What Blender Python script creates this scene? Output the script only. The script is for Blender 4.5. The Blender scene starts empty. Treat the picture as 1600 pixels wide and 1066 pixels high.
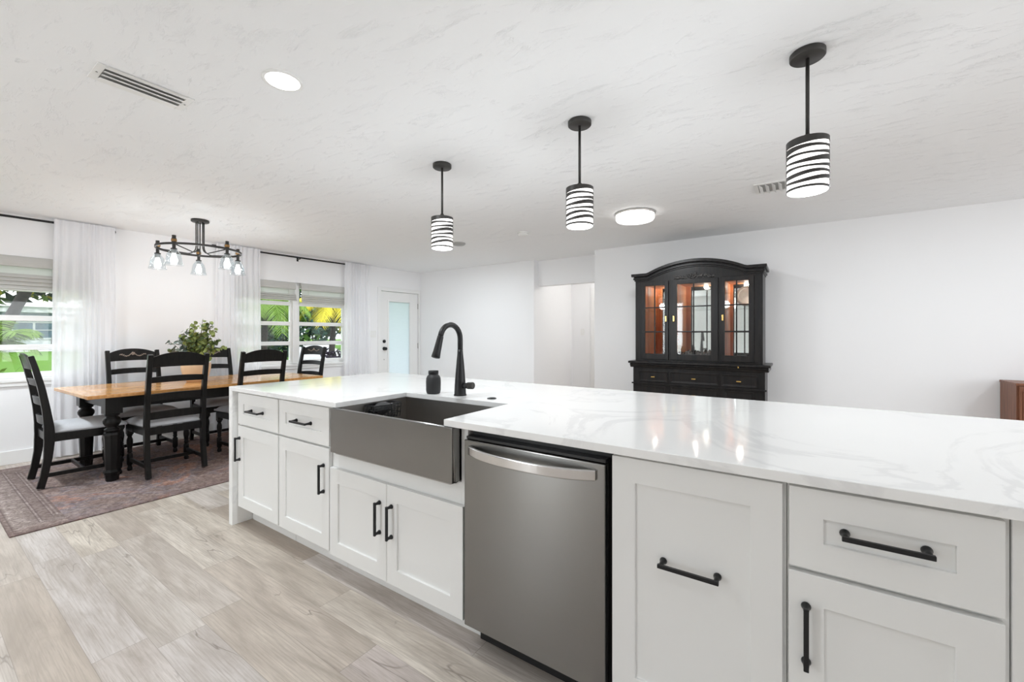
import bpy, bmesh, math, random
from math import sin, cos, pi, radians, sqrt, atan2
from mathutils import Vector, Matrix, Euler

random.seed(7)
SC = bpy.context.scene
COL = SC.collection

# ------------------------------------------------------------------ camera, world, sun, exposure
CEIL = 2.44
cam_d = bpy.data.cameras.new('camera')
cam_d.sensor_width = 36.0
cam_d.lens = 36.0 * 655.0 / 1600.0
cam_d.shift_y = -9.5 / 1600.0
cam_d.clip_start = 0.02
cam_d.clip_end = 300
cam = bpy.data.objects.new('camera', cam_d)
COL.objects.link(cam)
cam.location = (0, 0, 1.256)
cam.rotation_euler = (radians(90), 0, radians(34.139))
SC.camera = cam

world = bpy.data.worlds.new('world')
SC.world = world
world.use_nodes = True
bg = world.node_tree.nodes['Background']
bg.inputs[0].default_value = (0.90, 0.945, 1.0, 1)
bg.inputs[1].default_value = 3.0


def lamp(name, kind, loc, energy, color=(1, 1, 1), rot=(0, 0, 0), size=0.1, size_y=None, spread=None, parent=None):
    d = bpy.data.lights.new(name, kind)
    d.energy = energy
    d.color = color
    if kind == 'AREA':
        if size_y:
            d.shape = 'RECTANGLE'
            d.size = size
            d.size_y = size_y
        else:
            d.shape = 'DISK'
            d.size = size
        if spread:
            d.spread = spread
    elif kind == 'POINT':
        d.shadow_soft_size = size
    elif kind == 'SUN':
        d.angle = size
    o = bpy.data.objects.new(name, d)
    o.location = loc
    o.rotation_euler = rot
    COL.objects.link(o)
    if parent:
        o.parent = parent
    return o


# sun from behind the house, high: the near side of the garden is open shade, the houses opposite are lit
lamp('sun', 'SUN', (0, 0, 20), 1.7, (1.0, 0.95, 0.86), rot=(radians(-12), radians(48), 0), size=radians(1.0))
# added fill lamp at the made-up narrow window behind the camera
lamp('added_window_fill', 'AREA', (-3.05, -2.95, 1.25), 27, (0.92, 0.97, 1.0), rot=(radians(90), 0, 0), size=0.55, size_y=1.9)

# daylight through the living-room window on the right, out of view
lamp('living_room_window_daylight', 'AREA', (4.55, 2.2, 1.35), 58, (0.92, 0.96, 1.0), rot=(0, radians(90), 0), size=1.6, size_y=4.2)

SC.view_settings.view_transform = 'Standard'
SC.view_settings.look = 'None'
SC.view_settings.exposure = 0.28
SC.view_settings.gamma = 1.0
SC.view_settings.use_curve_mapping = False
SC.cycles.max_bounces = 12
SC.cycles.diffuse_bounces = 6
SC.cycles.glossy_bounces = 5
SC.cycles.transparent_max_bounces = 16
SC.cycles.caustics_reflective = False
SC.cycles.caustics_refractive = False
SC.cycles.sample_clamp_indirect = 6.0

# ------------------------------------------------------------------ materials


def lin(r, g, b):
    f = lambda c: (c / 255) / 12.92 if c / 255 <= 0.04045 else ((c / 255 + 0.055) / 1.055) ** 2.4
    return (f(r), f(g), f(b), 1.0)


class NT:
    """tiny node helper"""

    def __init__(s, name):
        s.m = bpy.data.materials.new(name)
        s.m.use_nodes = True
        s.t = s.m.node_tree
        s.b = s.t.nodes['Principled BSDF']
        s.out = s.t.nodes['Material Output']

    def n(s, typ, **kw):
        x = s.t.nodes.new(typ)
        for k, v in kw.items():
            if k == 'inp':
                for i, val in v.items():
                    if isinstance(val, bpy.types.NodeSocket):
                        s.t.links.new(val, x.inputs[i])
                    else:
                        x.inputs[i].default_value = val
            else:
                setattr(x, k, v)
        return x

    def l(s, a, b):
        s.t.links.new(a, b)

    def math(s, op, a, b=0.0, c=None):
        x = s.n('ShaderNodeMath', operation=op)
        for i, v in enumerate((a, b, c)):
            if v is None:
                continue
            if isinstance(v, bpy.types.NodeSocket):
                s.l(v, x.inputs[i])
            else:
                x.inputs[i].default_value = v
        return x.outputs[0]

    def mix(s, fac, a, b, mode='MIX'):
        x = s.n('ShaderNodeMix', data_type='RGBA', blend_type=mode)
        for i, v in ((0, fac), (6, a), (7, b)):
            if isinstance(v, bpy.types.NodeSocket):
                s.l(v, x.inputs[i])
            else:
                x.inputs[i].default_value = v
        return x.outputs[2]

    def ramp(s, fac, stops):
        x = s.n('ShaderNodeValToRGB')
        cr = x.color_ramp
        while len(cr.elements) < len(stops):
            cr.elements.new(0.5)
        for e, (p, c) in zip(cr.elements, stops):
            e.position = p
            e.color = c
        s.l(fac, x.inputs[0])
        return x.outputs[0]

    def obj(s, scale=(1, 1, 1)):
        tc = s.n('ShaderNodeTexCoord')
        mp = s.n('ShaderNodeMapping')
        mp.inputs['Scale'].default_value = scale
        s.l(tc.outputs['Object'], mp.inputs[0])
        return mp.outputs[0]

    def noise(s, vec, scale, detail=4, rough=0.55, dist=0.0):
        x = s.n('ShaderNodeTexNoise')
        x.inputs['Scale'].default_value = scale
        x.inputs['Detail'].default_value = detail
        x.inputs['Roughness'].default_value = rough
        x.inputs['Distortion'].default_value = dist
        if vec is not None:
            s.l(vec, x.inputs['Vector'])
        return x.outputs[0]

    def bump(s, h, strength, dist=0.01):
        x = s.n('ShaderNodeBump')
        x.inputs['Strength'].default_value = strength
        x.inputs['Distance'].default_value = dist
        s.l(h, x.inputs['Height'])
        s.l(x.outputs[0], s.b.inputs['Normal'])

    def set(s, color=None, rough=None, metal=None, spec=None):
        for k, v in (('Base Color', color), ('Roughness', rough), ('Metallic', metal), ('Specular IOR Level', spec)):
            if v is None:
                continue
            if isinstance(v, bpy.types.NodeSocket):
                s.l(v, s.b.inputs[k])
            else:
                s.b.inputs[k].default_value = v


def plain(name, col, rough=0.5, metal=0.0, spec=0.5, var=0.0, vscale=8.0, bump=0.0):
    k = NT(name)
    k.set(col, rough, metal, spec)
    if var or bump:
        nz = k.noise(k.obj(), vscale)
        if var:
            a = tuple(c * (1 - var) for c in col[:3]) + (1,)
            b = tuple(min(1, c * (1 + var)) for c in col[:3]) + (1,)
            k.set(k.mix(nz, a, b))
        if bump:
            k.bump(nz, bump, 0.004)
    return k.m


def emitter(name, col, strength):
    k = NT(name)
    k.set(col, 0.5)
    k.b.inputs['Emission Color'].default_value = col
    k.b.inputs['Emission Strength'].default_value = strength
    return k.m


M = {}
# walls: flat white paint with a soft roller texture
k = NT('wall_paint')
k.set(lin(244, 244, 245), 0.6, 0, 0.25)
k.bump(k.noise(k.obj(), 55, 3), 0.08, 0.003)
M['wall'] = k.m
M['reflect_gray'] = plain('reflection_wall_gray', lin(128, 127, 124), 0.6, 0, 0.25)  # only for the added wall section mirrored in the stainless
# ceiling: skip-trowel texture with short ridges
k = NT('ceiling_plaster')
k.set(lin(246, 247, 248), 0.75, 0, 0.15)
v = k.obj((1.5, 4.5, 1))
n1 = k.noise(v, 2.4, 7, 0.62, 1.6)
n2 = k.noise(v, 7.0, 5, 0.6, 2.2)
rd = k.math('ABSOLUTE', k.math('SUBTRACT', n2, 0.5))
rd = k.math('SUBTRACT', 1.0, k.math('MINIMUM', k.math('MULTIPLY', rd, 16.0), 1.0))
rd = k.math('MULTIPLY', rd, k.math('MAXIMUM', k.math('MULTIPLY', k.math('SUBTRACT', n1, 0.53), 7.0), 0.0))
k.bump(rd, 0.5, 0.005)
M['ceiling'] = k.m
M['trim'] = plain('white_trim', lin(240, 240, 239), 0.35, 0, 0.4)
M['cabinet'] = plain('white_cabinet_paint', lin(234, 234, 232), 0.38, 0, 0.4)
M['black_metal'] = plain('matte_black_metal', (0.012, 0.012, 0.013, 1), 0.38, 0.3, 0.5)
M['dark_bronze'] = plain('dark_bronze', (0.05, 0.047, 0.044, 1), 0.45, 0.35, 0.45)
M['black_plastic'] = plain('black_plastic', (0.008, 0.008, 0.009, 1), 0.3)
M['matte_gray'] = plain('charcoal_stoneware', (0.03, 0.03, 0.031, 1), 0.55, 0, 0.4, 0.1, 60)
M['brass'] = plain('brass', (0.75, 0.50, 0.17, 1), 0.25, 1.0)
M['bronze_gold'] = plain('antique_brass', (0.35, 0.20, 0.08, 1), 0.35, 0.9)
M['chrome'] = plain('brushed_nickel', (0.62, 0.60, 0.58, 1), 0.3, 1.0)
M['white_plastic'] = plain('white_plastic', lin(238, 238, 236), 0.35)
M['gray_vent'] = plain('vent_slot_gray', lin(168, 168, 166), 0.6)

# brushed stainless
k = NT('brushed_stainless')
v = k.obj((3, 3, 260))
nz = k.noise(v, 3.0, 4)
k.set(k.mix(nz, (0.25, 0.246, 0.238, 1), (0.29, 0.286, 0.275, 1)), 0.30, 1.0)
k.set(None, k.math('ADD', k.math('MULTIPLY', nz, 0.10), 0.19))
k.b.inputs['Anisotropic'].default_value = 0.75
k.b.inputs['Anisotropic Rotation'].default_value = 0.25
M['steel'] = k.m
M['steel_bright'] = plain('polished_stainless', (0.62, 0.61, 0.60, 1), 0.2, 1.0)
M['steel_basin'] = plain('satin_basin_steel', (0.42, 0.40, 0.38, 1), 0.33, 1.0, 0.5, 0.06, 20)

# white quartz with faint gray veins
k = NT('white_quartz')
v = k.obj((1, 1, 1))
w = k.noise(v, 1.1, 6, 0.6, 0.6)
vein = k.math('ABSOLUTE', k.math('SUBTRACT', k.noise(v, 1.5, 7, 0.6, 1.1), 0.5))
vein = k.math('SUBTRACT', 1.0, k.math('MINIMUM', k.math('MULTIPLY', vein, 34.0), 1.0))
vein = k.math('MULTIPLY', vein, k.math('MAXIMUM', k.math('MULTIPLY', k.math('SUBTRACT', w, 0.44), 4.0), 0.0))
vein = k.math('MINIMUM', vein, 0.42)
k.set(k.mix(vein, lin(243, 243, 242), lin(216, 216, 217)), 0.09, 0, 0.5)
M['quartz'] = k.m

# floor: wide vinyl planks along X
k = NT('vinyl_plank_floor')
tc = k.n('ShaderNodeTexCoord')
sep = k.n('ShaderNodeSeparateXYZ')
k.l(tc.outputs['Object'], sep.inputs[0])
X, Y = sep.outputs[0], sep.outputs[1]
ROWH, PL = 0.169, 1.22
yr = k.math('DIVIDE', k.math('SUBTRACT', Y, 0.592 - 40 * ROWH), ROWH)
row = k.math('FLOOR', yr)
fy = k.math('FRACT', yr)
wn = k.n('ShaderNodeTexWhiteNoise', noise_dimensions='1D')
k.l(row, wn.inputs['W'])
xr = k.math('DIVIDE', k.math('ADD', k.math('ADD', X, 30.0), k.math('MULTIPLY', wn.outputs[0], PL)), PL)
colm = k.math('FLOOR', xr)
fx = k.math('FRACT', xr)
cmb = k.n('ShaderNodeCombineXYZ')
k.l(row, cmb.inputs[0])
k.l(colm, cmb.inputs[1])
wn2 = k.n('ShaderNodeTexWhiteNoise', noise_dimensions='2D')
k.l(cmb.outputs[0], wn2.inputs['Vector'])
pid = wn2.outputs[0]
# per-plank shifted grain coordinates
cg = k.n('ShaderNodeCombineXYZ')
k.l(k.math('ADD', X, k.math('MULTIPLY', pid, 37.0)), cg.inputs[0])
k.l(k.math('ADD', k.math('MULTIPLY', Y, 6.0), k.math('MULTIPLY', pid, 91.0)), cg.inputs[1])
g_big = k.noise(cg.outputs[0], 1.7, 5, 0.6, 0.7)
cg2 = k.n('ShaderNodeCombineXYZ')
k.l(k.math('ADD', k.math('MULTIPLY', X, 2.0), k.math('MULTIPLY', pid, 53.0)), cg2.inputs[0])
k.l(k.math('MULTIPLY', Y, 60.0), cg2.inputs[1])
g_fine = k.noise(cg2.outputs[0], 2.4, 5, 0.65, 0.35)
base = k.ramp(pid, [(0.0, lin(186, 173, 160)), (0.25, lin(212, 206, 200)), (0.45, lin(206, 195, 190)), (0.65, lin(196, 184, 172)), (0.85, lin(218, 209, 196)), (1.0, lin(198, 191, 188))])
c1 = k.mix(k.ramp(g_big, [(0.3, (0, 0, 0, 1)), (0.62, (1, 1, 1, 1))]), lin(150, 138, 126), base)
c1 = k.mix(0.75, base, c1)
c2 = k.mix(k.ramp(g_fine, [(0.34, (0, 0, 0, 1)), (0.56, (1, 1, 1, 1))]), lin(158, 146, 134), c1)
c2 = k.mix(0.62, c1, c2)
# cracks: thin dark wandering lines along the grain
ck = k.math('ABSOLUTE', k.math('SUBTRACT', k.noise(cg.outputs[0], 1.15, 3, 0.5, 0.4), 0.5))
ck = k.math('SUBTRACT', 1.0, k.math('MINIMUM', k.math('MULTIPLY', ck, 120.0), 1.0))
msk = k.math('MAXIMUM', k.math('MULTIPLY', k.math('SUBTRACT', k.noise(cg.outputs[0], 1.3, 2), 0.52), 9.0), 0.0)
ck = k.math('MULTIPLY', ck, k.math('MINIMUM', msk, 1.0))
c3 = k.mix(k.math('MULTIPLY', ck, 0.7), c2, lin(112, 100, 90))
# seams
ey = k.math('MINIMUM', fy, k.math('SUBTRACT', 1.0, fy))
ex = k.math('MINIMUM', fx, k.math('SUBTRACT', 1.0, fx))
sy = k.math('LESS_THAN', ey, 0.006)
sx = k.math('LESS_THAN', ex, 0.0012)
sm = k.math('MAXIMUM', sy, sx)
c4 = k.mix(k.math('MULTIPLY', sm, 0.45), c3, lin(120, 110, 100))
k.set(c4, 0.42, 0, 0.4)
k.bump(g_fine, 0.06, 0.003)
M['floor'] = k.m

# rug: faded oriental pattern with border stripes (object coords: x across 0..2.13, y along 0..3.05)
k = NT('faded_rug')
tc = k.n('ShaderNodeTexCoord')
sep = k.n('ShaderNodeSeparateXYZ')
k.l(tc.outputs['Object'], sep.inputs[0])
X, Y = sep.outputs[0], sep.outputs[1]
RW, RL = 2.07, 2.90
dx = k.math('MINIMUM', X, k.math('SUBTRACT', RW, X))
dy = k.math('MINIMUM', Y, k.math('SUBTRACT', RL, Y))
dd = k.math('MINIMUM', dx, dy)
ov = k.obj()
big = k.noise(ov, 2.2, 4, 0.6, 1.2)
med = k.noise(ov, 9.0, 5, 0.65, 1.5)
fin = k.noise(ov, 46.0, 4, 0.7, 0.5)
hue = k.ramp(big, [(0.30, lin(105, 84, 80)), (0.44, lin(132, 108, 100)), (0.52, lin(112, 116, 134)), (0.60, lin(190, 120, 84)), (0.75, lin(160, 112, 92))])
end = k.ramp(k.math('DIVIDE', Y, RL), [(0.0, lin(116, 100, 94)), (0.30, lin(112, 92, 88)), (0.55, lin(150, 112, 96)), (0.8, lin(190, 130, 96)), (1.0, lin(160, 120, 100))])
fld = k.mix(0.62, end, hue)
patt = k.ramp(med, [(0.40, (0, 0, 0, 1)), (0.50, (1, 1, 1, 1)), (0.58, (0.15, 0.15, 0.15, 1))])
fld = k.mix(k.math('MULTIPLY', patt, 0.45), fld, lin(186, 170, 158))
# border band at the two ends, made of stripes
bandcol = k.ramp(k.math('DIVIDE', dd, 0.268), [
    (0.0, lin(122, 106, 100)), (0.07, lin(150, 136, 128)), (0.085, lin(92, 80, 78)), (0.12, lin(158, 146, 138)),
    (0.15, lin(178, 166, 158)), (0.52, lin(150, 138, 131)), (0.54, lin(88, 76, 74)), (0.575, lin(188, 176, 168)), (0.60, lin(92, 80, 78)),
    (0.63, lin(140, 126, 120)), (0.78, lin(132, 118, 112)), (0.80, lin(84, 72, 70)), (0.825, lin(180, 168, 160)), (0.86, lin(94, 80, 78)), (0.90, lin(176, 164, 156)), (0.93, lin(110, 94, 90))])
motif = k.ramp(k.noise(ov, 16.0, 4, 0.6, 2.5), [(0.42, (0, 0, 0, 1)), (0.47, (1, 1, 1, 1)), (0.53, (1, 1, 1, 1)), (0.58, (0, 0, 0, 1))])
bandm = k.mix(k.math('MULTIPLY', motif, 0.55), bandcol, lin(98, 84, 80))
inb = k.math('MULTIPLY', k.math('LESS_THAN', dd, 0.26), k.math('ADD', 0.22, k.math('MULTIPLY', k.math('LESS_THAN', dy, 0.26), 0.78)))
colr = k.mix(inb, fld, bandm)
# long side border: thin darker line
side = k.math('LESS_THAN', dx, 0.10)
colr = k.mix(k.math('MULTIPLY', side, 0.35), colr, lin(120, 92, 86))
spk = k.ramp(k.noise(ov, 30.0, 6, 0.75, 0.8), [(0.40, (1, 1, 1, 1)), (0.58, (0, 0, 0, 1))])
mot = k.ramp(k.noise(ov, 4.5, 5, 0.65, 1.8), [(0.38, (1, 1, 1, 1)), (0.60, (0, 0, 0, 1))])
colr = k.mix(0.10, colr, lin(226, 212, 206))
colr = k.mix(k.math('MULTIPLY', spk, 0.62), colr, lin(84, 68, 66))
colr = k.mix(k.math('MULTIPLY', mot, 0.30), colr, lin(86, 68, 66))
k.set(colr, 0.95, 0, 0.1)
k.bump(fin, 0.4, 0.004)
M['rug'] = k.m

# honey table top boards
k = NT('honey_wood_boards')
tc = k.n('ShaderNodeTexCoord')
sep = k.n('ShaderNodeSeparateXYZ')
k.l(tc.outputs['Object'], sep.inputs[0])
bid = k.math('FLOOR', k.math('DIVIDE', sep.outputs[0], 0.105))
wn = k.n('ShaderNodeTexWhiteNoise', noise_dimensions='1D')
k.l(bid, wn.inputs['W'])
cg = k.n('ShaderNodeCombineXYZ')
k.l(k.math('ADD', k.math('MULTIPLY', sep.outputs[0], 26.0), k.math('MULTIPLY', wn.outputs[0], 30.0)), cg.inputs[0])
k.l(k.math('MULTIPLY', sep.outputs[1], 1.6), cg.inputs[1])
k.l(k.math('MULTIPLY', sep.outputs[2], 20.0), cg.inputs[2])
g = k.noise(cg.outputs[0], 2.0, 5, 0.6, 0.8)
cb = k.ramp(wn.outputs[0], [(0.0, lin(204, 150, 90)), (0.5, lin(222, 174, 114)), (1.0, lin(212, 160, 98))])
cc = k.mix(k.ramp(g, [(0.38, (1, 1, 1, 1)), (0.6, (0, 0, 0, 1))]), cb, lin(164, 106, 56))
cc = k.mix(0.5, cb, cc)
k.set(cc, 0.16, 0, 0.5)
M['honey'] = k.m


def woody(name, a, b, rough, sc=(20, 20, 1.5), spec=0.5, amt=1.0):
    k = NT(name)
    g = k.noise(k.obj(sc), 2.0, 5, 0.6, 0.6)
    k.set(k.mix(k.ramp(g, [(0.35, (0, 0, 0, 1)), (0.65, (1, 1, 1, 1))]), a, b), rough, 0, spec)
    return k.m


M['black_wood'] = woody('black_painted_wood', (0.007, 0.0065, 0.0065, 1), (0.013, 0.012, 0.011, 1), 0.32, spec=0.18)
M['hutch_wood'] = woody('ebonised_hutch_wood', (0.008, 0.008, 0.009, 1), (0.020, 0.017, 0.016, 1), 0.30, (14, 14, 1.2), spec=0.30)
M['orange_wood'] = woody('warm_pine_interior', lin(216, 140, 86), lin(236, 176, 126), 0.4, (14, 14, 1.0))
M['walnut'] = woody('walnut_veneer', lin(104, 62, 42), lin(142, 92, 66), 0.4, (26, 26, 1.2))
M['bark'] = woody('palm_bark', lin(22, 18, 16), lin(46, 40, 35), 0.9, (6, 6, 14))
M['bark_dark'] = woody('tree_bark', lin(54, 44, 38), lin(86, 72, 62), 0.9, (10, 10, 3))

k = NT('gray_seat_fabric')
f1 = k.noise(k.obj(), 240, 2)
k.set(k.mix(f1, lin(176, 178, 182), lin(206, 207, 210)), 0.9, 0, 0.15)
k.bump(f1, 0.2, 0.002)
M['fabric'] = k.m
M['silver_carving'] = plain('silvered_carving', lin(150, 138, 128), 0.5, 0.2, 0.5, 0.2, 90)
M['dark_carving'] = plain('dark_carving', (0.055, 0.052, 0.05, 1), 0.3, 0, 0.5, 0.3, 60)

# sheer curtain
k = NT('sheer_white_voile')
d1 = k.n('ShaderNodeBsdfDiffuse', inp={0: lin(250, 250, 252)})
d2 = k.n('ShaderNodeBsdfTranslucent', inp={0: lin(250, 250, 252)})
tr = k.n('ShaderNodeBsdfTransparent')
mx = k.n('ShaderNodeMixShader', inp={0: 0.36})
k.l(d1.outputs[0], mx.inputs[1])
k.l(d2.outputs[0], mx.inputs[2])
mx2 = k.n('ShaderNodeMixShader', inp={0: 0.12})
k.l(mx.outputs[0], mx2.inputs[1])
k.l(tr.outputs[0], mx2.inputs[2])
k.l(mx2.outputs[0], k.out.inputs[0])
M['sheer'] = k.m


def woven(name, col, fac):
    k = NT(name)
    z = k.noise(k.obj((4, 4, 160)), 3.0, 3)
    c = k.mix(z, tuple(x * 0.86 for x in col[:3]) + (1,), col)
    d1 = k.n('ShaderNodeBsdfDiffuse', inp={0: c})
    d2 = k.n('ShaderNodeBsdfTranslucent', inp={0: c})
    mx = k.n('ShaderNodeMixShader', inp={0: fac})
    k.l(d1.outputs[0], mx.inputs[1])
    k.l(d2.outputs[0], mx.inputs[2])
    k.l(mx.outputs[0], k.out.inputs[0])
    return k.m


M['shade'] = woven('woven_shade_cloth', lin(214, 213, 209), 0.12)
M['shade_thin'] = woven('woven_shade_thin', lin(240, 240, 238), 0.6)
M['frosted'] = woven('frosted_door_glass', lin(228, 233, 238), 0.9)
# put a gloss on the frosted glass
k_t = M['frosted'].node_tree


def pane(name, tint, refl=0.06):
    k = NT(name)
    tr = k.n('ShaderNodeBsdfTransparent', inp={0: tint})
    gl = k.n('ShaderNodeBsdfGlossy', inp={0: (1, 1, 1, 1), 1: 0.02})
    lw = k.n('ShaderNodeLayerWeight', inp={0: 0.5})
    fr = k.math('ADD', k.math('MULTIPLY', k.math('POWER', lw.outputs['Facing'], 4.0), 0.7), 0.03)
    mx = k.n('ShaderNodeMixShader')
    k.l(fr, mx.inputs[0])
    k.l(tr.outputs[0], mx.inputs[1])
    k.l(gl.outputs[0], mx.inputs[2])
    k.l(mx.outputs[0], k.out.inputs[0])
    return k.m


M['glass'] = pane('clear_glass', (0.97, 0.985, 0.98, 1))
M['shade_glass'] = pane('clear_lamp_glass', (0.93, 0.95, 0.96, 1))
k = NT('mirror')
k.set((0.86, 0.88, 0.87, 1), 0.03, 1.0)
M['mirror'] = k.m
M['bulb'] = emitter('lit_bulb', (1, 0.96, 0.90, 1), 9.0)
M['diffuser'] = emitter('lit_white_glass', (1, 0.97, 0.93, 1), 1.7)
M['led'] = emitter('lit_led_disc', (1, 0.985, 0.96, 1), 4.0)
M['leaf_gray'] = plain('eucalyptus_gray_leaf', lin(128, 142, 134), 0.6, 0, 0.3, 0.2, 40)
M['leaf_green'] = plain('eucalyptus_green_leaf', lin(132, 144, 78), 0.5, 0, 0.4, 0.35, 30)
M['leaf_deep'] = plain('eucalyptus_deep_leaf', lin(78, 98, 52), 0.5, 0, 0.4, 0.3, 30)
M['stem'] = plain('green_brown_stem', lin(98, 92, 60), 0.7)
M['tan_pot'] = plain('tan_ceramic', lin(216, 188, 156), 0.45, 0, 0.4, 0.12, 12)
M['plate'] = plain('gray_glazed_plate', lin(150, 152, 148), 0.3, 0, 0.5, 0.35, 22)
# outdoors
M['lawn'] = plain('lawn_grass', lin(78, 112, 40), 0.95, 0, 0.1, 0.4, 5.0, 0.6)
M['concrete'] = plain('pale_concrete_drive', lin(176, 176, 178), 0.9, 0, 0.2, 0.06, 3.0)
M['house_white'] = plain('white_siding', lin(210, 215, 220), 0.7)
M['house_blue'] = plain('pale_blue_siding', lin(128, 146, 160), 0.7)
M['roof'] = plain('light_roof_shingle', lin(214, 212, 210), 0.9, 0, 0.2, 0.1, 6)
M['dark_glass'] = plain('dark_teal_glass', lin(40, 90, 108), 0.12, 0, 0.6, 0.35, 1.5)
M['f_dark'] = plain('dark_green_leaf', lin(24, 48, 28), 0.6, 0, 0.3, 0.45, 2.0)
M['f_mid'] = plain('mid_green_leaf', lin(58, 88, 30), 0.6, 0, 0.3, 0.4, 2.0)
M['f_yellow'] = plain('yellow_green_leaf', lin(172, 160, 28), 0.6, 0, 0.3, 0.25, 2.0)
M['f_lime'] = plain('lime_green_leaf', lin(88, 118, 30), 0.6, 0, 0.3, 0.3, 2.0)
M['f_blue'] = plain('blue_green_leaf', lin(44, 76, 66), 0.6, 0, 0.3, 0.4, 2.0)
M['f_purple'] = plain('dark_purple_leaf', lin(30, 16, 40), 0.6, 0, 0.1, 0.4, 4.0)
M['blue_ledge'] = plain('blue_outer_ledge', lin(120, 168, 206), 0.6)

# ------------------------------------------------------------------ mesh helpers


class MB:
    def __init__(s):
        s.v = []
        s.f = []
        s.sm = []

    def add(s, verts, faces, smooth=False):
        o = len(s.v)
        s.v.extend([tuple(p) for p in verts])
        s.f.extend([tuple(i + o for i in f) for f in faces])
        s.sm.extend([smooth] * len(faces))
        return s

    def box(s, x0, x1, y0, y1, z0, z1):
        x0, x1 = min(x0, x1), max(x0, x1)
        y0, y1 = min(y0, y1), max(y0, y1)
        z0, z1 = min(z0, z1), max(z0, z1)
        v = [(x0, y0, z0), (x1, y0, z0), (x1, y1, z0), (x0, y1, z0), (x0, y0, z1), (x1, y0, z1), (x1, y1, z1), (x0, y1, z1)]
        return s.add(v, [(0, 3, 2, 1), (4, 5, 6, 7), (0, 1, 5, 4), (1, 2, 6, 5), (2, 3, 7, 6), (3, 0, 4, 7)])

    def prism(s, poly, axis, a, b):
        """poly: list of 2D points; axis: the extruded axis; (u,v) = remaining axes in order"""
        n = len(poly)

        def P(u, v, w):
            return {'x': (w, u, v), 'y': (u, w, v), 'z': (u, v, w)}[axis]
        vs = [P(u, v, a) for u, v in poly] + [P(u, v, b) for u, v in poly]
        fs = [tuple(range(n))[::-1], tuple(range(n, 2 * n))]
        for i in range(n):
            j = (i + 1) % n
            fs.append((i, j, n + j, n + i))
        return s.add(vs, fs)

    def lathe(s, prof, c=(0, 0, 0), seg=24, smooth=True, axis='z', rot=0.0, cap=True):
        n = len(prof)
        vs = []
        for r, z in prof:
            for i in range(seg):
                a = 2 * pi * i / seg + rot
                p = (r * cos(a), r * sin(a), z)
                if axis == 'x':
                    p = (z, r * cos(a), r * sin(a))
                elif axis == 'y':
                    p = (r * cos(a), z, r * sin(a))
                vs.append((p[0] + c[0], p[1] + c[1], p[2] + c[2]))
        fs = []
        for j in range(n - 1):
            for i in range(seg):
                i2 = (i + 1) % seg
                fs.append((j * seg + i, j * seg + i2, (j + 1) * seg + i2, (j + 1) * seg + i))
        s.add(vs, fs, smooth)
        if cap:
            o = len(s.v) - n * seg
            if prof[0][0] > 1e-6:
                s.f.append(tuple(o + i for i in range(seg))[::-1])
                s.sm.append(False)
            if prof[-1][0] > 1e-6:
                s.f.append(tuple(o + (n - 1) * seg + i for i in range(seg)))
                s.sm.append(False)
        return s

    def tube(s, pts, r, seg=10, smooth=True, closed=False):
        pts = [Vector(p) for p in pts]
        n = len(pts)
        rs = r if isinstance(r, (list, tuple)) else [r] * n
        vs = []
        up = None
        for i, p in enumerate(pts):
            if closed:
                t = pts[(i + 1) % n] - pts[i - 1]
            else:
                t = pts[min(i + 1, n - 1)] - pts[max(i - 1, 0)]
            t.normalize()
            if up is None:
                a = Vector((0, 0, 1)) if abs(t.z) < 0.9 else Vector((1, 0, 0))
                up = (a - t * a.dot(t)).normalized()
            else:
                up = (up - t * up.dot(t)).normalized()
            b = t.cross(up)
            for q in range(seg):
                an = 2 * pi * q / seg
                vs.append(p + (up * cos(an) + b * sin(an)) * rs[i])
        fs = []
        for j in range(n if closed else n - 1):
            j2 = (j + 1) % n
            for q in range(seg):
                q2 = (q + 1) % seg
                fs.append((j * seg + q, j * seg + q2, j2 * seg + q2, j2 * seg + q))
        o = len(s.v)
        s.add(vs, fs, smooth)
        if not closed:
            s.f.append(tuple(o + q for q in range(seg))[::-1])
            s.sm.append(False)
            s.f.append(tuple(o + (n - 1) * seg + q for q in range(seg)))
            s.sm.append(False)
        return s

    def sweep(s, pts, w, h, side):
        """rectangular bar along pts; side = fixed direction for the width"""
        pts = [Vector(p) for p in pts]
        side = Vector(side).normalized()
        vs = []
        n = len(pts)
        ws = w if isinstance(w, (list, tuple)) else [w] * n
        hs = h if isinstance(h, (list, tuple)) else [h] * n
        for i, p in enumerate(pts):
            t = (pts[min(i + 1, n - 1)] - pts[max(i - 1, 0)]).normalized()
            nn = t.cross(side).normalized()
            a, b = side * ws[i] / 2, nn * hs[i] / 2
            vs += [p - a - b, p + a - b, p + a + b, p - a + b]
        fs = [(0, 3, 2, 1), tuple(4 * (n - 1) + q for q in range(4))]
        for j in range(n - 1):
            for q in range(4):
                q2 = (q + 1) % 4
                fs.append((4 * j + q, 4 * j + q2, 4 * j + 4 + q2, 4 * j + 4 + q))
        return s.add(vs, fs)

    def ell(s, c, rx, ry, rz, seg=10, rings=6, R=None):
        vs = []
        fs = []
        for j in range(rings + 1):
            th = pi * j / rings
            for i in range(seg):
                a = 2 * pi * i / seg
                p = Vector((rx * sin(th) * cos(a), ry * sin(th) * sin(a), rz * cos(th)))
                if R:
                    p = R @ p
                vs.append(p + Vector(c))
        for j in range(rings):
            for i in range(seg):
                i2 = (i + 1) % seg
                fs.append((j * seg + i, (j + 1) * seg + i, (j + 1) * seg + i2, j * seg + i2))
        return s.add(vs, fs, True)

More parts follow.
